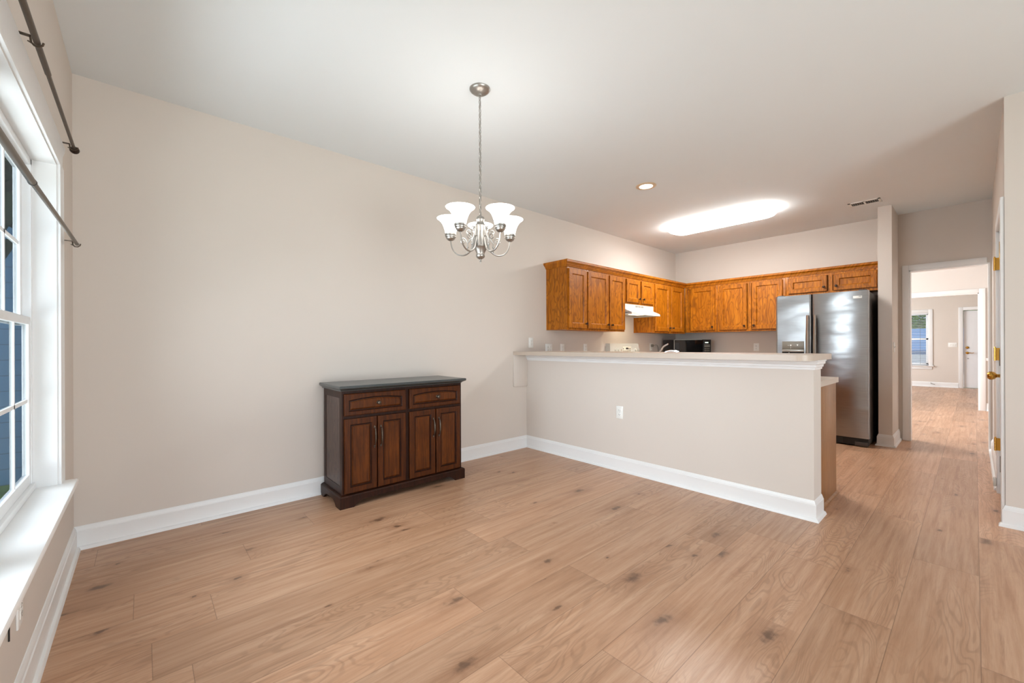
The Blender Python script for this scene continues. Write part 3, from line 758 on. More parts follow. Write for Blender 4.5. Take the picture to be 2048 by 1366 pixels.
part('touch_buttons', b, 'grey_plastic', bg)
part('indicator_lamp', MB().lathe((5.105, on_guard(1.095), 1.095), [(0, 0), (.008, 0), (.007, .004), (0, .005)], 10, nrm), 'brass', bg)

# ------------------------------------------------------------------ microwave standing across the corner
a = math.radians(-45 + 180 + 0)
r = thing('microwave', 'black microwave standing diagonally in the kitchen corner', 'microwave', (6.525, 3.09, .908), math.radians(-36))
mw, md, mh = .61, .36, .34    # local x = width, front faces local -y
part('case', MB().box((-mw / 2, -md / 2 + .02, .012), (mw / 2, md / 2, mh), .006), 'black', r, True)
part('door', MB().box((-mw / 2, -md / 2, .012), (mw / 2 - .13, -md / 2 + .02, mh), .003), 'blackglass', r, True)
part('control_panel', MB().box((mw / 2 - .128, -md / 2, .012), (mw / 2, -md / 2 + .02, mh), .003), 'black', r, True)
part('door_trim', MB().box((-mw / 2 + .0, -md / 2 - .004, .02), (-mw / 2 + .006, -md / 2, mh)).box((-mw / 2, -md / 2 - .004, mh - .005), (mw / 2 - .15, -md / 2, mh)), 'silver_plastic', r, True, label='thin silver trim line')
b = MB()
for j in range(4):
    for i in range(3): b.box((mw / 2 - .105 + i * .03, -md / 2 - .002, .10 + j * .03), (mw / 2 - .088 + i * .03, -md / 2, .112 + j * .03))
for j in range(2): b.box((mw / 2 - .11, -md / 2 - .002, .225 + j * .022), (mw / 2 - .02, -md / 2, .237 + j * .022))
part('keypad', b, 'grey_plastic', r, True)
part('clock_display', MB().box((mw / 2 - .10, -md / 2 - .002, .285), (mw / 2 - .045, -md / 2, .302)), 'glow_green', r, True, label='green lit clock')
b = MB()
for x in (-1, 1):
    for y in (-1, 1): part('foot', MB().lathe((x * .2, y * .13, 0), [(.012, 0), (.012, .013)], 10), 'black', r, True)

# ------------------------------------------------------------------ refrigerator
fx, fy0, fy1, fs = 6.05, .789, 1.700, 1.316; FH = 1.775
r = thing('refrigerator', 'stainless steel side by side refrigerator with water dispenser', 'refrigerator', (6.4, 1.245, 0))
part('cabinet', MB().box((fx + .075, fy0 + .006, .03), (6.84, fy1 - .006, FH - .012), .006), 'fridgeside', r)
part('hinge_cover', MB().box((fx + .02, fy0 + .02, FH - .012), (fx + .12, fy0 + .09, FH + .012), .004), 'fridgeside', r)
part('hinge_cover', MB().box((fx + .02, fy1 - .09, FH - .012), (fx + .12, fy1 - .02, FH + .012), .004), 'fridgeside', r)
def fdoor(y0, y1, z0, z1, holes=None):
    b = MB(); t = .066; c = .012
    def face(ya, yb, za, zb): b.add([(fx, ya, za), (fx, yb, za), (fx, yb, zb), (fx, ya, zb)], [(0, 1, 2, 3)])
    # edges: rounded left and right
    prof = [(fx + t, y0), (fx + .02, y0), (fx + .006, y0 + .005), (fx, y0 + .02)]
    prof2 = [(fx, y1 - .02), (fx + .006, y1 - .005), (fx + .02, y1), (fx + t, y1)]
    pts = prof + prof2; n = len(pts)
    vs = [(x, y, z0) for x, y in pts] + [(x, y, z1) for x, y in pts]
    fs_ = [[i, i + 1, n + i + 1, n + i] for i in range(n - 1) if not (holes and i == 3)] + [[n - 1, 0, n, 2 * n - 1], list(range(n)), list(range(n, 2 * n))]
    b.add(vs, fs_)
    if holes:
        ya, yb, za, zb = holes
        face(y0 + .02, ya, z0, z1); face(yb, y1 - .02, z0, z1); face(ya, yb, z0, za); face(ya, yb, zb, z1)
        dd = fx + .058
        q = [(ya, za), (yb, za), (yb, zb), (ya, zb)]
        vs = [(fx, y, z) for y, z in q] + [(dd, y, z) for y, z in q]
        # open recess walls are made by the dispenser itself
    return b
dy0, dy1 = 1.395, 1.628
fd = part('freezer_door', fdoor(fs + .004, fy1, .10, FH, (dy0, dy1, .84, 1.205)), 'steel', r)
rd = part('fridge_door', fdoor(fy0, fs - .004, .10, FH), 'steel', r)
part('door_gasket', MB().box((fx + .05, fs - .006, .1), (fx + .074, fs + .006, FH - .005)), 'black', r)
part('dispenser_panel', MB().box((fx - .003, dy0, 1.105), (fx + .05, dy1, 1.205), .003), 'grey_plastic', fd, label='grey control panel of the dispenser')
b = MB(); b.box((fx - .006, dy0, 1.072), (fx + .04, dy1, 1.104), .005); part('dispenser_lip', b, 'silver_plastic', fd)
b = MB(); dd = fx + .06
b.add([(dd, dy0, .84), (dd, dy1, .84), (dd, dy1, 1.08), (dd, dy0, 1.08), (fx, dy0, .84), (fx, dy1, .84), (fx, dy1, 1.08), (fx, dy0, 1.08)],
      [(0, 1, 2, 3), (0, 1, 5, 4), (1, 2, 6, 5), (2, 3, 7, 6), (3, 0, 4, 7)])
part('dispenser_recess', b, 'darkgap', fd)
b = MB(); b.box((fx + .018, 1.475, .93), (fx + .028, 1.51, 1.045), .003); part('dispenser_paddle', b, 'silver_plastic', fd)
part('dispenser_paddle', MB().box((fx + .018, 1.555, .9), (fx + .03, 1.566, 1.07), .002), 'silver_plastic', fd)
b = MB()
part('dispenser_button', MB().lathe((fx - .003, 1.535, 1.155), [(0, 0), (.010, 0), (.009, .002), (0, .0025)], 14, (-1, 0, 0)), 'whitemark', fd)
b.prism([(1.459, 1.150), (1.467, 1.150), (1.469, 1.163), (1.474, 1.168), (1.454, 1.168), (1.457, 1.163)], 'X', fx - .0045, fx - .003); part('dispenser_mark', b, 'whitemark', fd)
part('dispenser_mark', MB().box((fx - .0045, 1.556, 1.152), (fx - .003, 1.566, 1.158)), 'whitemark', fd)
part('dispenser_mark', MB().box((fx - .004, 1.534, 1.115), (fx - .003, 1.536, 1.14)), 'whitemark', fd)
def fhandle(y):
    b = MB(); pts = []; rs = []
    for i in range(15):
        k = i / 14; z = .62 + k * .90; pts.append((fx - .028 - .022 * math.sin(PI * k), y, z)); rs.append(.017 + .005 * math.sin(PI * k))
    b.tube(pts, rs, 12, squash=.75)
    b.box((fx - .03, y - .012, .635), (fx + .002, y + .012, .665), .004); b.box((fx - .03, y - .012, 1.475), (fx + .002, y + .012, 1.505), .004)
    return b
part('handle', fhandle(fs + .036), 'steel_handle', fd)
part('handle', fhandle(fs - .036), 'steel_handle', rd)
part('badge', MB().box((fx - .002, .845, 1.688), (fx + .001, .925, 1.716), .0006), 'whitemark', rd, label='small white rectangular badge')
part('badge_print', MB().box((fx - .0028, .852, 1.706), (fx - .0015, .875, 1.710)), 'slot', rd)
b = MB(); b.box((fx + .03, fy0 + .01, .012), (fx + .09, fy1 - .01, .095), .004)
kg = part('kick_grille', b, 'darkgap', r)
b = MB()
for i in range(4): b.box((fx + .026, fy0 + .24, .026 + i * .016), (fx + .032, fy1 - .05, .031 + i * .016))
part('grille_slats', b, 'fridgeside', kg)
part('foot_cover', MB().box((fx + .012, fy0 + .012, .004), (fx + .07, fy0 + .13, .06), .012), 'fridgeside', r)
part('foot_cover', MB().box((fx + .012, fy1 - .13, .004), (fx + .07, fy1 - .012, .06), .012), 'fridgeside', r)

# ------------------------------------------------------------------ sink and faucet behind the bar
r = thing('kitchen_faucet', 'chrome kitchen faucet just showing above the bar', 'faucet', (3.79, 1.97, .908))
part('base_plate', MB().box((3.765, 1.85, .908), (3.815, 2.09, .918), .004), 'chrome', r)
b = MB(); pts = [(3.79, 1.97, .918), (3.79, 1.97, 1.02)]
for i in range(13):
    a = PI * i / 12; pts.append((3.79 + .055 - .055 * math.cos(a) + .02 * i / 12, 1.97 - .035 * (1 - math.cos(a)), 1.04 + .085 * math.sin(a)))
pts.append((3.92, 1.90, .99))
bb = [(3.79, 2.035, .918), (3.80, 2.03, 1.06)]
for i in range(13):
    a = PI * i / 12; bb.append((3.81 + .03 * i / 12, 1.96 + .075 * math.cos(a), 1.075 + .034 * math.sin(a)))
bb.append((3.845, 1.884, .99))
part('spout', MB().tube(bb, .0105, 10), 'chrome', r)
part('lever', MB().tube([(3.79, 2.075, .918), (3.79, 2.08, 1.04), (3.79, 2.06, 1.10), (3.80, 2.03, 1.15), (3.81, 1.985, 1.178)], [.013, .010, .010, .009, .007], 10), 'chrome', r)
r = thing('kitchen_sink', 'steel sink set into the worktop behind the half wall', 'sink', (3.93, 1.97, .908))
b = MB(); b.rings((3.835, 1.62, .9085), (1, 0, 0), (0, 1, 0), (0, 0, 1), [(0, .21, 0, .7, 0, 0), (0, .21, 0, .7, .004, 0), (.015, .195, .015, .685, .004, 0), (.022, .188, .022, .678, .001, 0)])
part('rim', b, 'nickel', r)

# ------------------------------------------------------------------ outlets and switches
def outlet(label, pos, rotz, name='wall_outlet', cat='outlet', gang=1, kind='outlet', group='white wall outlets'):
    """plate in local x-z plane, facing local -y"""
    r = thing(name, label, cat, pos, rotz, group)
    w = .072 + .046 * (gang - 1)
    part('plate', MB().box((-w / 2, -.006, -.058), (w / 2, 0, .058), .0025), 'plate', r, True)
    for g in range(gang):
        gx = (g - (gang - 1) / 2) * .046
        if kind == 'outlet':
            for s in (-1, 1):
                rc = part('receptacle', MB().box((gx - .0165, -.008, s * .0195 - .014), (gx + .0165, -.005, s * .0195 + .014), .0012), 'plate', r, True)
                part('slots', MB().box((gx - .008, -.0084, s * .0195 - .003), (gx - .0055, -.0079, s * .0195 + .007)).box((gx + .0055, -.0084, s * .0195 - .003), (gx + .008, -.0079, s * .0195 + .006)).box((gx - .002, -.0084, s * .0195 - .010), (gx + .002, -.0079, s * .0195 - .0065)), 'slot', rc, True)
            part('screw', MB().lathe((gx, -.006, 0), [(0, 0), (.003, 0), (.0025, .0012), (0, .0013)], 8, (0, -1, 0)), 'nickel', r, True)
        else:
            part('toggle', MB().prism([(-.006, -.010), (-.006, .010), (-.018, .012), (-.018, .005)], 'X', gx - .0045, gx + .0045), 'plate', r, True)
    return r
N = 0.0; Wf = -PI / 2    # facing -y ; facing -x
outlet('white outlet on the long wall just above the left end of the bar', (3.378, YL, 1.20), N)
outlet('white double outlet plate below the first oak wall cabinet', (3.682, YL, 1.128), N, gang=2)
outlet('white outlet second from the bar end below the oak cabinets', (3.93, YL, 1.128), N)
outlet('white outlet on the wall just left of the range panel', (4.39, YL, 1.128), N)
ob = outlet('white outlet with a plugged cord right of the range panel', (6.06, YL, 1.135), N)
outlet('white outlet on the kitchen end wall left of the refrigerator', (XK, 2.19, 1.128), Wf)
outlet('white outlet on the half wall below the bar', (XP, 2.20, .542), Wf)
outlet('white outlet on the window wall under the deep sill', (XW, 2.04, .335), PI / 2)
outlet('white light switch on the short passage wall beside the refrigerator', (6.45, .622, 1.13), N, 'light_switch', 'switch', 1, 'switch', 'white light switches')
outlet('white triple light switch beside the far front door', (X3, .39, 1.135), Wf, 'light_switch', 'switch', 3, 'switch', 'white light switches')
b = MB(); b.tube([(6.08, YL - .035, 1.155), (6.11, YL - .06, 1.17), (6.15, YL - .06, 1.165), (6.20, YL - .05, 1.12), (6.23, YL - .04, 1.02), (6.25, YL - .05, .93), (6.32, YL - .08, .916)], .004, 8)
b.box((6.045, YL - .04, 1.135), (6.08, YL - .0085, 1.178), .004)
solo('power_cord', b, 'grey_plastic', 'grey cord plugged into the outlet right of the range', 'cord', (6.15, YL - .05, 1.0))
solo('cable', MB().tube([(XW + .002, 1.90, .495), (XW + .003, 1.90, .44), (XW + .003, 1.90, .30)], .002, 8), 'black', 'black cable stub hanging below the window sill', 'cable', (XW, 1.9, .3))
solo('door_stop', MB().tube([(X3 - .014, .80, .105), (X3 - .06, .79, .085), (X3 - .09, .72, .075)], .008, 8), 'grey_plastic', 'small spring door stop on the far baseboard', 'door stop', (X3 - .014, .80, .1))
solo('door_stop', MB().box((4.94, YR + .019, .055), (4.985, YR + .036, .12), .006), 'whiteenamel', 'small white stop at the foot of the closet door casing', 'door stop', (4.96, YR + .02, .06))

# ------------------------------------------------------------------ ceiling fittings
r = thing('ceiling_vent', 'white ceiling vent grille above the refrigerator', 'vent', (5.995, .81, H))
vy0, vy1, vx0, vx1 = .675, .948, 5.915, 6.075
part('frame', MB().box((vx0, vy0, H - .006), (vx0 + .022, vy1, H)).box((vx1 - .022, vy0, H - .006), (vx1, vy1, H)).box((vx0, vy0, H - .006), (vx1, vy0 + .022, H)).box((vx0, vy1 - .022, H - .006), (vx1, vy1, H)).box((vx0, (vy0 + vy1) / 2 - .006, H - .006), (vx1, (vy0 + vy1) / 2 + .006, H)), 'plate', r)
part('duct_opening', MB().box((vx0 + .02, vy0 + .02, H - .0015), (vx1 - .02, vy1 - .02, H - .0005)), 'darkgap', r)
b = MB()
for i in range(12):
    y = vy0 + .032 + i * .0185; b.box((vx0 + .02, y, H - .0055), (vx1 - .02, y + .004, H - .002))
part('louvers', b, 'grey_plastic', r)
r = thing('recessed_light', 'small round lit recessed light in the ceiling', 'ceiling light', (3.723, 2.166, H))
part('trim_ring', MB().lathe((3.723, 2.166, H), [(.062, -.002), (.062, -.006), (.085, -.008), (.098, -.003), (.098, 0)], 32), plain('cream_ring', (214, 190, 160), .5), r)
part('lens', MB().lathe((3.723, 2.166, H), [(0, -.0015), (.072, -.0015), (.072, -.005), (.05, -.009), (0, -.011)], 32), 'glow_can', r)
# fluorescent wrap fixture
r = thing('fluorescent_light', 'long white lit fluorescent fixture on the kitchen ceiling', 'ceiling light', (5.36, 2.12, H))
fx0, fx1, fy0_, fy1_ = 5.15, 5.57, 1.50, 2.76
part('housing', MB().box((fx0 + .06, fy0_ + .05, H - .028), (fx1 - .06, fy1_ - .05, H), .004), 'whiteenamel', r)
b = MB(); sec = []
def lens_outline(ins, z):
    x0, x1, y0, y1 = fx0 + ins, fx1 - ins, fy0_ + ins, fy1_ - ins; rad = (x1 - x0) / 2; pts = []
    cx = (x0 + x1) / 2
    for i in range(17): a = PI * i / 16; pts.append((cx + rad * math.cos(a), y1 - rad * .55 + rad * .55 * math.sin(a), z))
    for i in range(17): a = PI + PI * i / 16; pts.append((cx + rad * math.cos(a), y0 + rad * .55 + rad * .55 * math.sin(a), z))
    return pts
lay = [lens_outline(.012, H - .024), lens_outline(.0, H - .03), lens_outline(.0, H - .044), lens_outline(.02, H - .066), lens_outline(.06, H - .082), lens_outline(.11, H - .088)]
n = len(lay[0]); vs = [p for l in lay for p in l]; fs_ = [list(range(n)), [5 * n + i for i in range(n)]]
for k in range(5):
    for i in range(n): fs_.append([k * n + i, k * n + (i + 1) % n, (k + 1) * n + (i + 1) % n, (k + 1) * n + i])
b.add(vs, fs_); part('diffuser', b, 'glow_tube', r)

area_light('fluorescent_lamp', (5.36, 2.13, H - .1), (0, 0, -1),   .26, .95, 16, (1, .985, .96))

# ------------------------------------------------------------------ chandelier
cx, cy = 1.547, 2.020
r = thing('chandelier', 'brushed nickel chandelier with five lit bell glass shades', 'chandelier', (cx, cy, H))
part('canopy', MB().lathe((cx, cy, H), [(.063, 0), (.063, -.004), (.058, -.012), (.046, -.022), (.025, -.030), (.010, -.033), (.008, -.040), (0, -.041)], 32), 'nickel', r)
b = MB(); z = H - .038; k = 0; zend = 1.972
ll = .034; pitch = .0262
while z - ll > zend - .012:
    pts = []
    for i in range(14):
        a = 2 * PI * i / 14; s, c = math.sin(a), math.cos(a)
        o = .0065 * s; zz = z - ll / 2 + (ll / 2 - .002) * c
        ca = math.radians(52.6 + 45 + 90 * (k % 2)); pts.append((cx + o * math.cos(ca), cy + o * math.sin(ca), zz))
    b.tube(pts, .0023, 6, closed=True); z -= pitch; k += 1
b.tube([(cx + .003 * math.sin(i * 1.7), cy + .003 * math.cos(i * 1.7), H - .036 - (H - .036 - zend) * i / 24) for i in range(25)], .0018, 6)
part('chain', b, 'nickel', r)
b = MB().lathe((cx, cy, 0), [(0, 1.975), (.006, 1.972), (.008, 1.962), (.020, 1.957), (.026, 1.947), (.0265, 1.936), (.022, 1.925), (.025, 1.915), (.034, 1.908), (.037, 1.902), (.0375, 1.86), (.040, 1.80), (.0415, 1.785), (.043, 1.777), (.043, 1.771),
                            (.040, 1.768), (.033, 1.752), (.026, 1.737), (.0245, 1.731), (.0275, 1.724), (.0275, 1.716), (.022, 1.706), (.010, 1.699), (.004, 1.695), (.004, 1.692), (.0075, 1.688), (.0075, 1.685), (.003, 1.681), (.0015, 1.672), (0, 1.670)], 32)
body = part('body', b, 'nickel', r)
b = MB()
for i in range(12):
    a = 2 * PI * i / 12; b.tube([(cx + .038 * math.cos(a), cy + .038 * math.sin(a), 1.898), (cx + .0375 * math.cos(a), cy + .0375 * math.sin(a), 1.86), (cx + .0405 * math.cos(a), cy + .0405 * math.sin(a), 1.785)], .005, 6)
part('flutes', b, 'nickel', body)
def smooth(pts, n=6):
    P = [Vector(p) for p in pts]; out = []
    for i in range(len(P) - 1):
        p0, p1, p2, p3 = P[max(i - 1, 0)], P[i], P[i + 1], P[min(i + 2, len(P) - 1)]
        for k in range(n):
            t = k / n
            out.append(.5 * ((2 * p1) + (p2 - p0) * t + (2 * p0 - 5 * p1 + 4 * p2 - p3) * t * t + (3 * p1 - p0 - 3 * p2 + p3) * t ** 3))
    out.append(P[-1]); return out
def chand_arm(ang):
    ca, sa = math.cos(ang), math.sin(ang)
    def q(rad, z, lat=0.0): return (cx + rad * ca - lat * sa, cy + rad * sa + lat * ca, z)
    b = MB(); b.tube(smooth([q(.036, 1.838), q(.045, 1.80), q(.06, 1.758), (q(.09, 1.733)), q(.12, 1.728), q(.155, 1.739), q(.183, 1.773), q(.195, 1.826)]), .0048, 8)
    b.box((0, 0, 0), (0, 0, 0)) if False else None
    arm = part('arm', b, 'nickel', r)
    b = MB()
    # scrolls above the arm
    def spiral(c0, z0, r0, a0, turns, sgn):
        pts = []
        for i in range(22):
            k = i / 21; rr_ = r0 * (1 - .78 * k); a = a0 + sgn * turns * 2 * PI * k
            pts.append(q(c0 + rr_ * math.cos(a), z0 + rr_ * math.sin(a)))
        return pts
    s1 = [q(.085, 1.738), q(.084, 1.765), q(.083, 1.79), q(.088, 1.815)]
    b.tube(smooth(s1) + spiral(.113, 1.815, .023, PI, 1.35, -1), .0032, 6)
    s2 = [q(.040, 1.835), q(.062, 1.826), q(.083, 1.80)]
    b.tube(smooth(s2), .0032, 6)
    b.tube(smooth([q(.083, 1.80), q(.066, 1.835), q(.058, 1.86)]) + spiral(.076, 1.868, .018, PI, 1.35, -1), .003, 6)
    b.lathe(q(.084, 1.776), [(0, -.006), (.007, -.003), (.0075, 0), (.007, .003), (0, .006)], 10)
    part('scroll', b, 'nickel', arm)
    part('lamp_cup', MB().lathe(q(.195, 0), [(0, 1.822), (.008, 1.822), (.021, 1.829), (.028, 1.838), (.029, 1.844), (.033, 1.846), (.034, 1.853), (.031, 1.856), (.035, 1.858), (.0355, 1.866), (.032, 1.868), (0, 1.866)], 24), 'nickel', arm)
    b = MB(); prof = [(.031, 1.862), (.033, 1.868), (.036, 1.885), (.042, 1.905), (.050, 1.925), (.062, 1.943), (.074, 1.954), (.083, 1.960)]
    inner = [(rr_ - .0025, z_ + .001) for rr_, z_ in prof][::-1]
    b.lathe(q(.195, 0), prof + [(.0845, 1.9625)] + inner, 32, caps=False)
    part('shade', b, 'glow_shade', arm)
    part('bulb', MB().lathe(q(.195, 0), [(0, 1.868), (.012, 1.868), (.013, 1.885), (.022, 1.905), (.026, 1.92), (.022, 1.937), (.012, 1.946), (0, 1.948)], 16), 'glow_bulb', arm)
    p = q(.195, 1.960); point_light('chandelier_bulb_light', p, .1, (1, .97, .94), .015)
for k in range(5): chand_arm(math.radians(52.6 + 72 * k))

# ------------------------------------------------------------------ curtain rods
def bracket(y, z, reach, xr):
    """flat strap from the wall out to a cradle under the rod"""
    b = MB(); b.box((XW, y - .008, z - .012), (XW + .003, y + .008, z + .05), .001)
    b.box((XW, y - .007, z + .012), (xr - .012, y + .007, z + .0155), .0008)
    b.tube([(xr - .014, y, z + .013), (xr - .013, y, z - .004), (xr - .006, y, z - .0125), (xr + .004, y, z - .0125), (xr + .012, y, z - .005), (xr + .014, y, z + .004)], .003, 6)
    b.tube([(xr - .02, y, z - .003), (xr - .005, y, z - .011)], .002, 6)
    return b
xr, zr = XW + .052, 2.138
r = thing('curtain_rod', 'upper dark bronze curtain rod above the left window', 'curtain rod', (xr, 2.0, zr), 0, 'curtain rods at the left window')
part('tube', MB().tube([(xr, .85, zr), (xr, 2.19, zr)], .0085, 12), 'bronze', r)
part('inner_tube', MB().tube([(xr, 2.18, zr - .0005), (xr, 2.935, zr)], .0065, 12), 'bronze', r)
for yb in (.95, 1.985, 2.915): part('bracket', bracket(yb, zr, .052, xr), 'bronze', r)
part('finial', MB().lathe((xr, 2.925, zr - .001), [(0, -.002), (.009, -.002), (.013, .004), (.011, .008), (.016, .014), (.0185, .022), (.016, .032), (.008, .038), (0, .04)], 16, (0, 1, 0)), 'knobdark', r)
part('finial', MB().lathe((xr, .85, zr), [(0, -.002), (.009, -.002), (.013, .004), (.011, .008), (.016, .014), (.0185, .022), (.016, .032), (.008, .038), (0, .04)], 16, (0, -1, 0)), 'knobdark', r)
xr, zr = XW + .052, 1.69
r = thing('curtain_rod', 'lower pewter curtain rod crossing the left window', 'curtain rod', (xr, 2.0, zr - .02), 0, 'curtain rods at the left window')
part('tube', MB().tube([(xr, .85, zr - .028), (xr, 1.9, zr - .022)], .0095, 12), 'rodmetal', r)
part('inner_tube', MB().tube([(xr, 1.89, zr - .022), (xr, 2.45, zr - .010), (xr, 3.03, zr)], .0078, 12), 'rodmetal', r)
part('collar', MB().lathe((xr, 1.9, zr - .022), [(.0078, -.004), (.0104, -.004), (.0104, .003), (.0078, .004)], 12, (0, 1, 0)), 'black', r)
for yb, zz in ((.95, zr - .028), (3.012, zr)): part('bracket', bracket(yb, zz - .004, .052, xr), 'rodmetal', r)

# ------------------------------------------------------------------ sideboard
SBF = 3.030; sx0, sx1 = 1.062, 2.096; sbk = 3.418
r = thing('sideboard', 'dark mahogany sideboard with two drawers and four doors by the long wall', 'sideboard', (1.58, 3.22, 0))
b = MB()
b.box((sx0 + .006, SBF + .02, .09), (sx1 - .006, sbk, .845))
for x0, x1 in ((sx0, sx0 + .012), (1.558, 1.588), (sx1 - .018, sx1)): b.box((x0, SBF, .09), (x1, SBF + .022, .848))

for za, zb in ((.822, .8475), (.640, .662), (.0905, .10)):
    for xa, xb in ((sx0 + .012, 1.558), (1.588, sx1 - .018)): b.box((xa, SBF + .0006, za), (xb, SBF + .0215, zb))

for x0 in (sx0, sx1 - .006):
    b.box((x0, SBF + .0225, .09), (x0 + .006, SBF + .045, .848)); b.box((x0, sbk - .045, .09), (x0 + .006, sbk, .848)); b.box((x0, SBF + .045, .09), (x0 + .006, sbk - .045, .15)); b.box((x0, SBF + .045, .79), (x0 + .006, sbk - .045, .848))
part('case', b, 'mahog', r)
part('side_panel', MB().box((sx0 + .0025, SBF + .045, .15), (sx0 + .0065, sbk - .045, .79)), 'mahog_side', r)
part('side_panel', MB().box((sx1 - .0065, SBF + .045, .15), (sx1 - .0025, sbk - .045, .79)), 'mahog_side', r)
b = MB(); tx0, tx1, ty0, ty1 = 1.030, 2.116, 2.976, 3.43
b.rings((0, 0, 0), (1, 0, 0), (0, 1, 0), (0, 0, 1), [(tx0 + .022, tx1 - .022, ty0 + .04, ty1, .842, 0), (tx0 + .020, tx1 - .02, ty0 + .038, ty1, .848, 0), (tx0 + .010, tx1 - .010, ty0 + .014, ty1, .858, 0), (tx0 + .004, tx1 - .004, ty0 + .004, ty1, .861, 0), (tx0, tx1, ty0, ty1, .866, 0), (tx0, tx1, ty0, ty1, .878, 0), (tx0 + .004, tx1 - .004, ty0 + .004, ty1, .8825, 0)])
part('top', b, 'slate', r)
# plinth with bracket feet
bx0, bx1, by0, by1 = 1.040, 2.118, 3.006, 3.432
def foot_poly(a0, a1, hgt, fw):
    pts = [(a0, 0), (a0, hgt), (a1, hgt), (a1, 0), (a1 - fw, 0)]
    for i in range(1, 9): k = i / 8; pts.append((a1 - fw - .075 * k, .042 * math.sin(k * PI / 2) ** .8))
    for i in range(8, 0, -1): k = i / 8; pts.append((a0 + fw + .075 * k, .042 * math.sin(k * PI / 2) ** .8))
    pts.append((a0 + fw, 0)); return pts
b = MB()
b.prism(foot_poly(bx0, bx1, .075, .10), 'Y', by0, by0 + .02)
b.prism([(y, z) for y, z in foot_poly(by0 + .02, by1, .075, .07)], 'X', bx0, bx0 + .02); b.prism([(y, z) for y, z in foot_poly(by0 + .02, by1, .075, .07)], 'X', bx1 - .02, bx1)
b.rings((0, 0, 0), (1, 0, 0), (0, 1, 0), (0, 0, 1), [(bx0, bx1, by0, by1, .074, 0), (bx0, bx1, by0, by1, .080, 0), (bx0 + .006, bx1 - .006, by0 + .006, by1, .088, 0), (bx0 + .02, bx1 - .02, by0 + .02, by1, .093, 0)])
part('plinth', b, 'mahog', r)
def raised(x0, x1, z0, z1, fr, arch):
    b = MB(); w, h = x1 - x0, z1 - z0; t = .018
    L = [(0, w, 0, h, 0, 0), (0, w, 0, h, t - .004, 0), (.006, w - .006, .006, h - .006, t, 0), (fr, w - fr, fr, h - fr, t, arch), (fr + .001, w - fr - .001, fr + .001, h - fr - .001, t - .002, arch)]
    return b.rings((x0, SBF - .0005, z0), (1, 0, 0), (0, 0, 1), (0, -1, 0), L, cap=False), MB().rings((x0, SBF - .0005, z0), (1, 0, 0), (0, 0, 1), (0, -1, 0),
        [(fr + .0005, w - fr - .0005, fr + .0005, h - fr - .0005, t - .0015, arch), (fr + .006, w - fr - .006, fr + .006, h - fr - .006, t - .010, arch), (fr + .013, w - fr - .013, fr + .013, h - fr - .013, t - .010, arch)], back=False), MB().rings((x0, SBF - .0005, z0), (1, 0, 0), (0, 0, 1), (0, -1, 0),
        [(fr + .012, w - fr - .012, fr + .012, h - fr - .012, t - .0098, arch), (fr + .020, w - fr - .020, fr + .020, h - fr - .020, t - .003, arch), (fr + .023, w - fr - .023, fr + .023, h - fr - .023, t - .0015, arch)])
for x0, x1 in ((1.076, 1.557), (1.590, 2.077)):
    f_, g_, p_ = raised(x0, x1, .661, .821, .030, .018)
    dr = part('drawer', f_, 'mahog_frame', r); part('groove', g_, 'mahog', dr); part('panel', p_, 'mahog_panel', dr)
    part('knob', MB().lathe(((x0 + x1) / 2 + .01, SBF - .0185, .742), [(0, 0), (.013, 0), (.012, .003), (.006, .005), (.0055, .012), (.012, .018), (.0145, .023), (.0125, .029), (.007, .031), (0, .0315)], 18, (0, -1, 0)), 'antique', dr)
for x0, x1, hs in ((1.076, 1.318, 1), (1.326, 1.557, -1), (1.590, 1.826, 1), (1.836, 2.077, -1)):
    f_, g_, p_ = raised(x0, x1, .100, .638, .040, 0)
    dr = part('door', f_, 'mahog_frame', r); part('groove', g_, 'mahog', dr); part('panel', p_, 'mahog_panel', dr)
    hx = (x1 - .020) if hs > 0 else (x0 + .022); y = SBF - .0185
    b = MB(); b.tube(smooth([(hx, y, .552), (hx, y - .014, .545), (hx, y - .022, .52), (hx, y - .024, .487), (hx, y - .022, .452), (hx, y - .014, .427), (hx, y, .42)]), [.004] * 6 + [.0045] * 6 + [.006] * 13 + [.0045] * 6 + [.004] * 6, 8)
    for zz in (.556, .416): b.lathe((hx, y, zz), [(0, 0), (.0075, 0), (.007, .004), (.004, .007), (0, .008)], 12, (0, -1, 0)); 
    for zz in (.565, .407): b.lathe((hx, y, zz), [(0, 0), (.005, 0), (.004, .004), (0, .005)], 10, (0, -1, 0))
    part('handle', b, 'antique', dr)

# ------------------------------------------------------------------ far ceiling lamp
r = thing('pendant_lamp', 'small white ceiling lamp seen through the cased opening', 'ceiling light', (13.0, .93, H))
part('stem', MB().lathe((13.0, .93, 0), [(.05, H), (.05, H - .02), (.01, H - .03), (.01, 2.42)], 16), 'whiteenamel', r)
part('globe', MB().lathe((13.0, .93, 0), [(0, 2.29), (.05, 2.295), (.085, 2.33), (.095, 2.37), (.08, 2.41), (.03, 2.43), (0, 2.43)], 20), 'glow_shade', r)

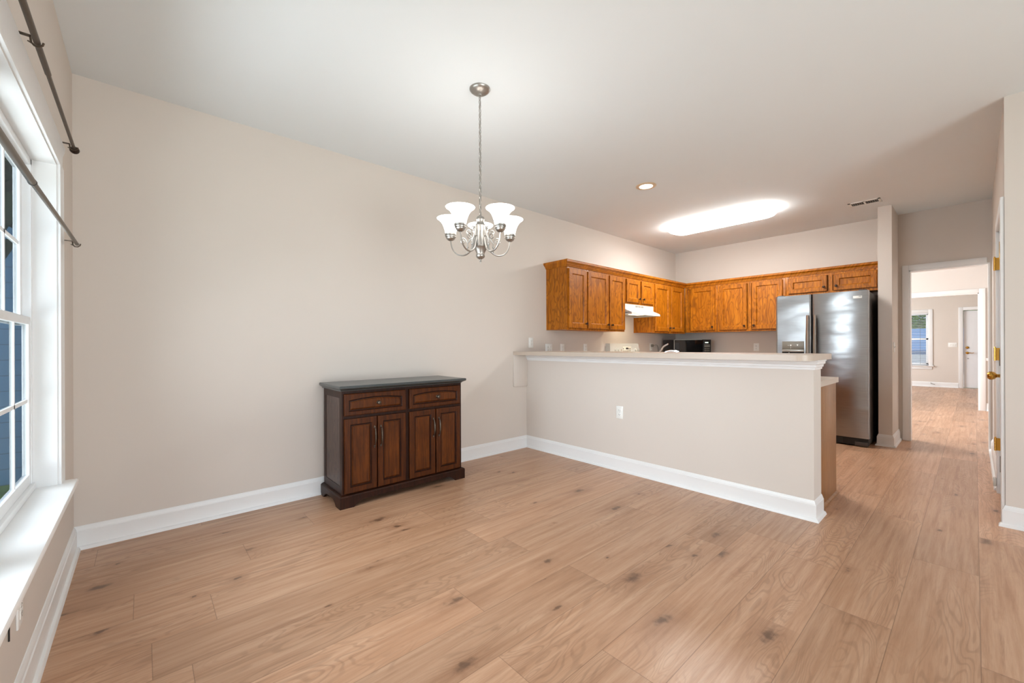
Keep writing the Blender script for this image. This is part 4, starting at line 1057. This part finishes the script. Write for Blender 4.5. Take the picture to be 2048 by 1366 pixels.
# ------------------------------------------------------------------ outdoors
struct('ground', MB().box((-60, -60, -.3), (90, 70, -.07)), 'grass')
solo('driveway', MB().box((17.2, -6, -.069), (24.9, 12, -.05)), 'concrete', 'pale concrete driveway outside the far window', 'driveway', (21, 3, -.07))
r = thing('garden_fence', 'light blue board fence outside the far window', 'fence', (25, 4, -.07))
part('boards', MB().box((25, -5, -.07), (25.1, 14, 1.82)), 'fence', r)
part('rail', MB().box((24.93, -5, .72), (24.999, 14, .86)), 'fence_dark', r)
part('footing', MB().box((24.95, -5, -.05), (24.999, 14, .70)), 'concrete', r)
r2 = thing('neighbor_house', 'blue grey house outside the left window', 'house', (-4, 12, -.07))
part('wall', MB().box((-9, 5.8, -.07), (-.5, 14, 4.5)), 'siding', r2)
part('roof', MB().prism([(5.4, 4.4), (14.4, 4.4), (9.9, 6.6)], 'X', -9.3, -.2), 'roof', r2)
def tree(label, loc, hgt, rad, mat, n, group=None, zlo=.35):
    r = thing('tree', label, 'tree', loc, 0, group)
    part('trunk', MB().tube([loc, (loc[0] + .1, loc[1], loc[2] + hgt * .5), (loc[0], loc[1] + .1, loc[2] + hgt * .8)], [.16, .11, .05], 8), 'bark', r)
    b = MB(); rng = random.Random(int(loc[0] * 10 + loc[1]))
    for i in range(n):
        th = rng.uniform(0, 2 * PI); ph = math.acos(rng.uniform(-1, 1)); rr_ = rad * rng.uniform(.45, 1.0) ** .5
        c = Vector((loc[0] + rr_ * math.sin(ph) * math.cos(th), loc[1] + rr_ * math.sin(ph) * math.sin(th), loc[2] + hgt * (zlo + (1 - zlo) / 2) + hgt * (1 - zlo) / 2 * math.cos(ph) * rr_ / rad))
        d1 = Vector((rng.uniform(-1, 1), rng.uniform(-1, 1), rng.uniform(-1, 1))).normalized(); d2 = d1.orthogonal().normalized(); s = rng.uniform(.09, .2)
        b.add([c - d1 * s, c + d2 * s * .5 + d1.cross(d2) * s * .1, c + d1 * s, c - d2 * s * .5 + d1.cross(d2) * s * .1], [(0, 1, 2, 3)])
    part('crown', b, mat, r)
tree('bright green leafy tree above the blue fence beyond the far window', (29.5, 2.2, -.07), 4.6, 2.6, 'leaf', 5200, None, .3)
tree('dark evergreen tree outside the left window', (-1.0, 4.6, -.07), 3.9, .42, 'leafdark', 500, None, .45)
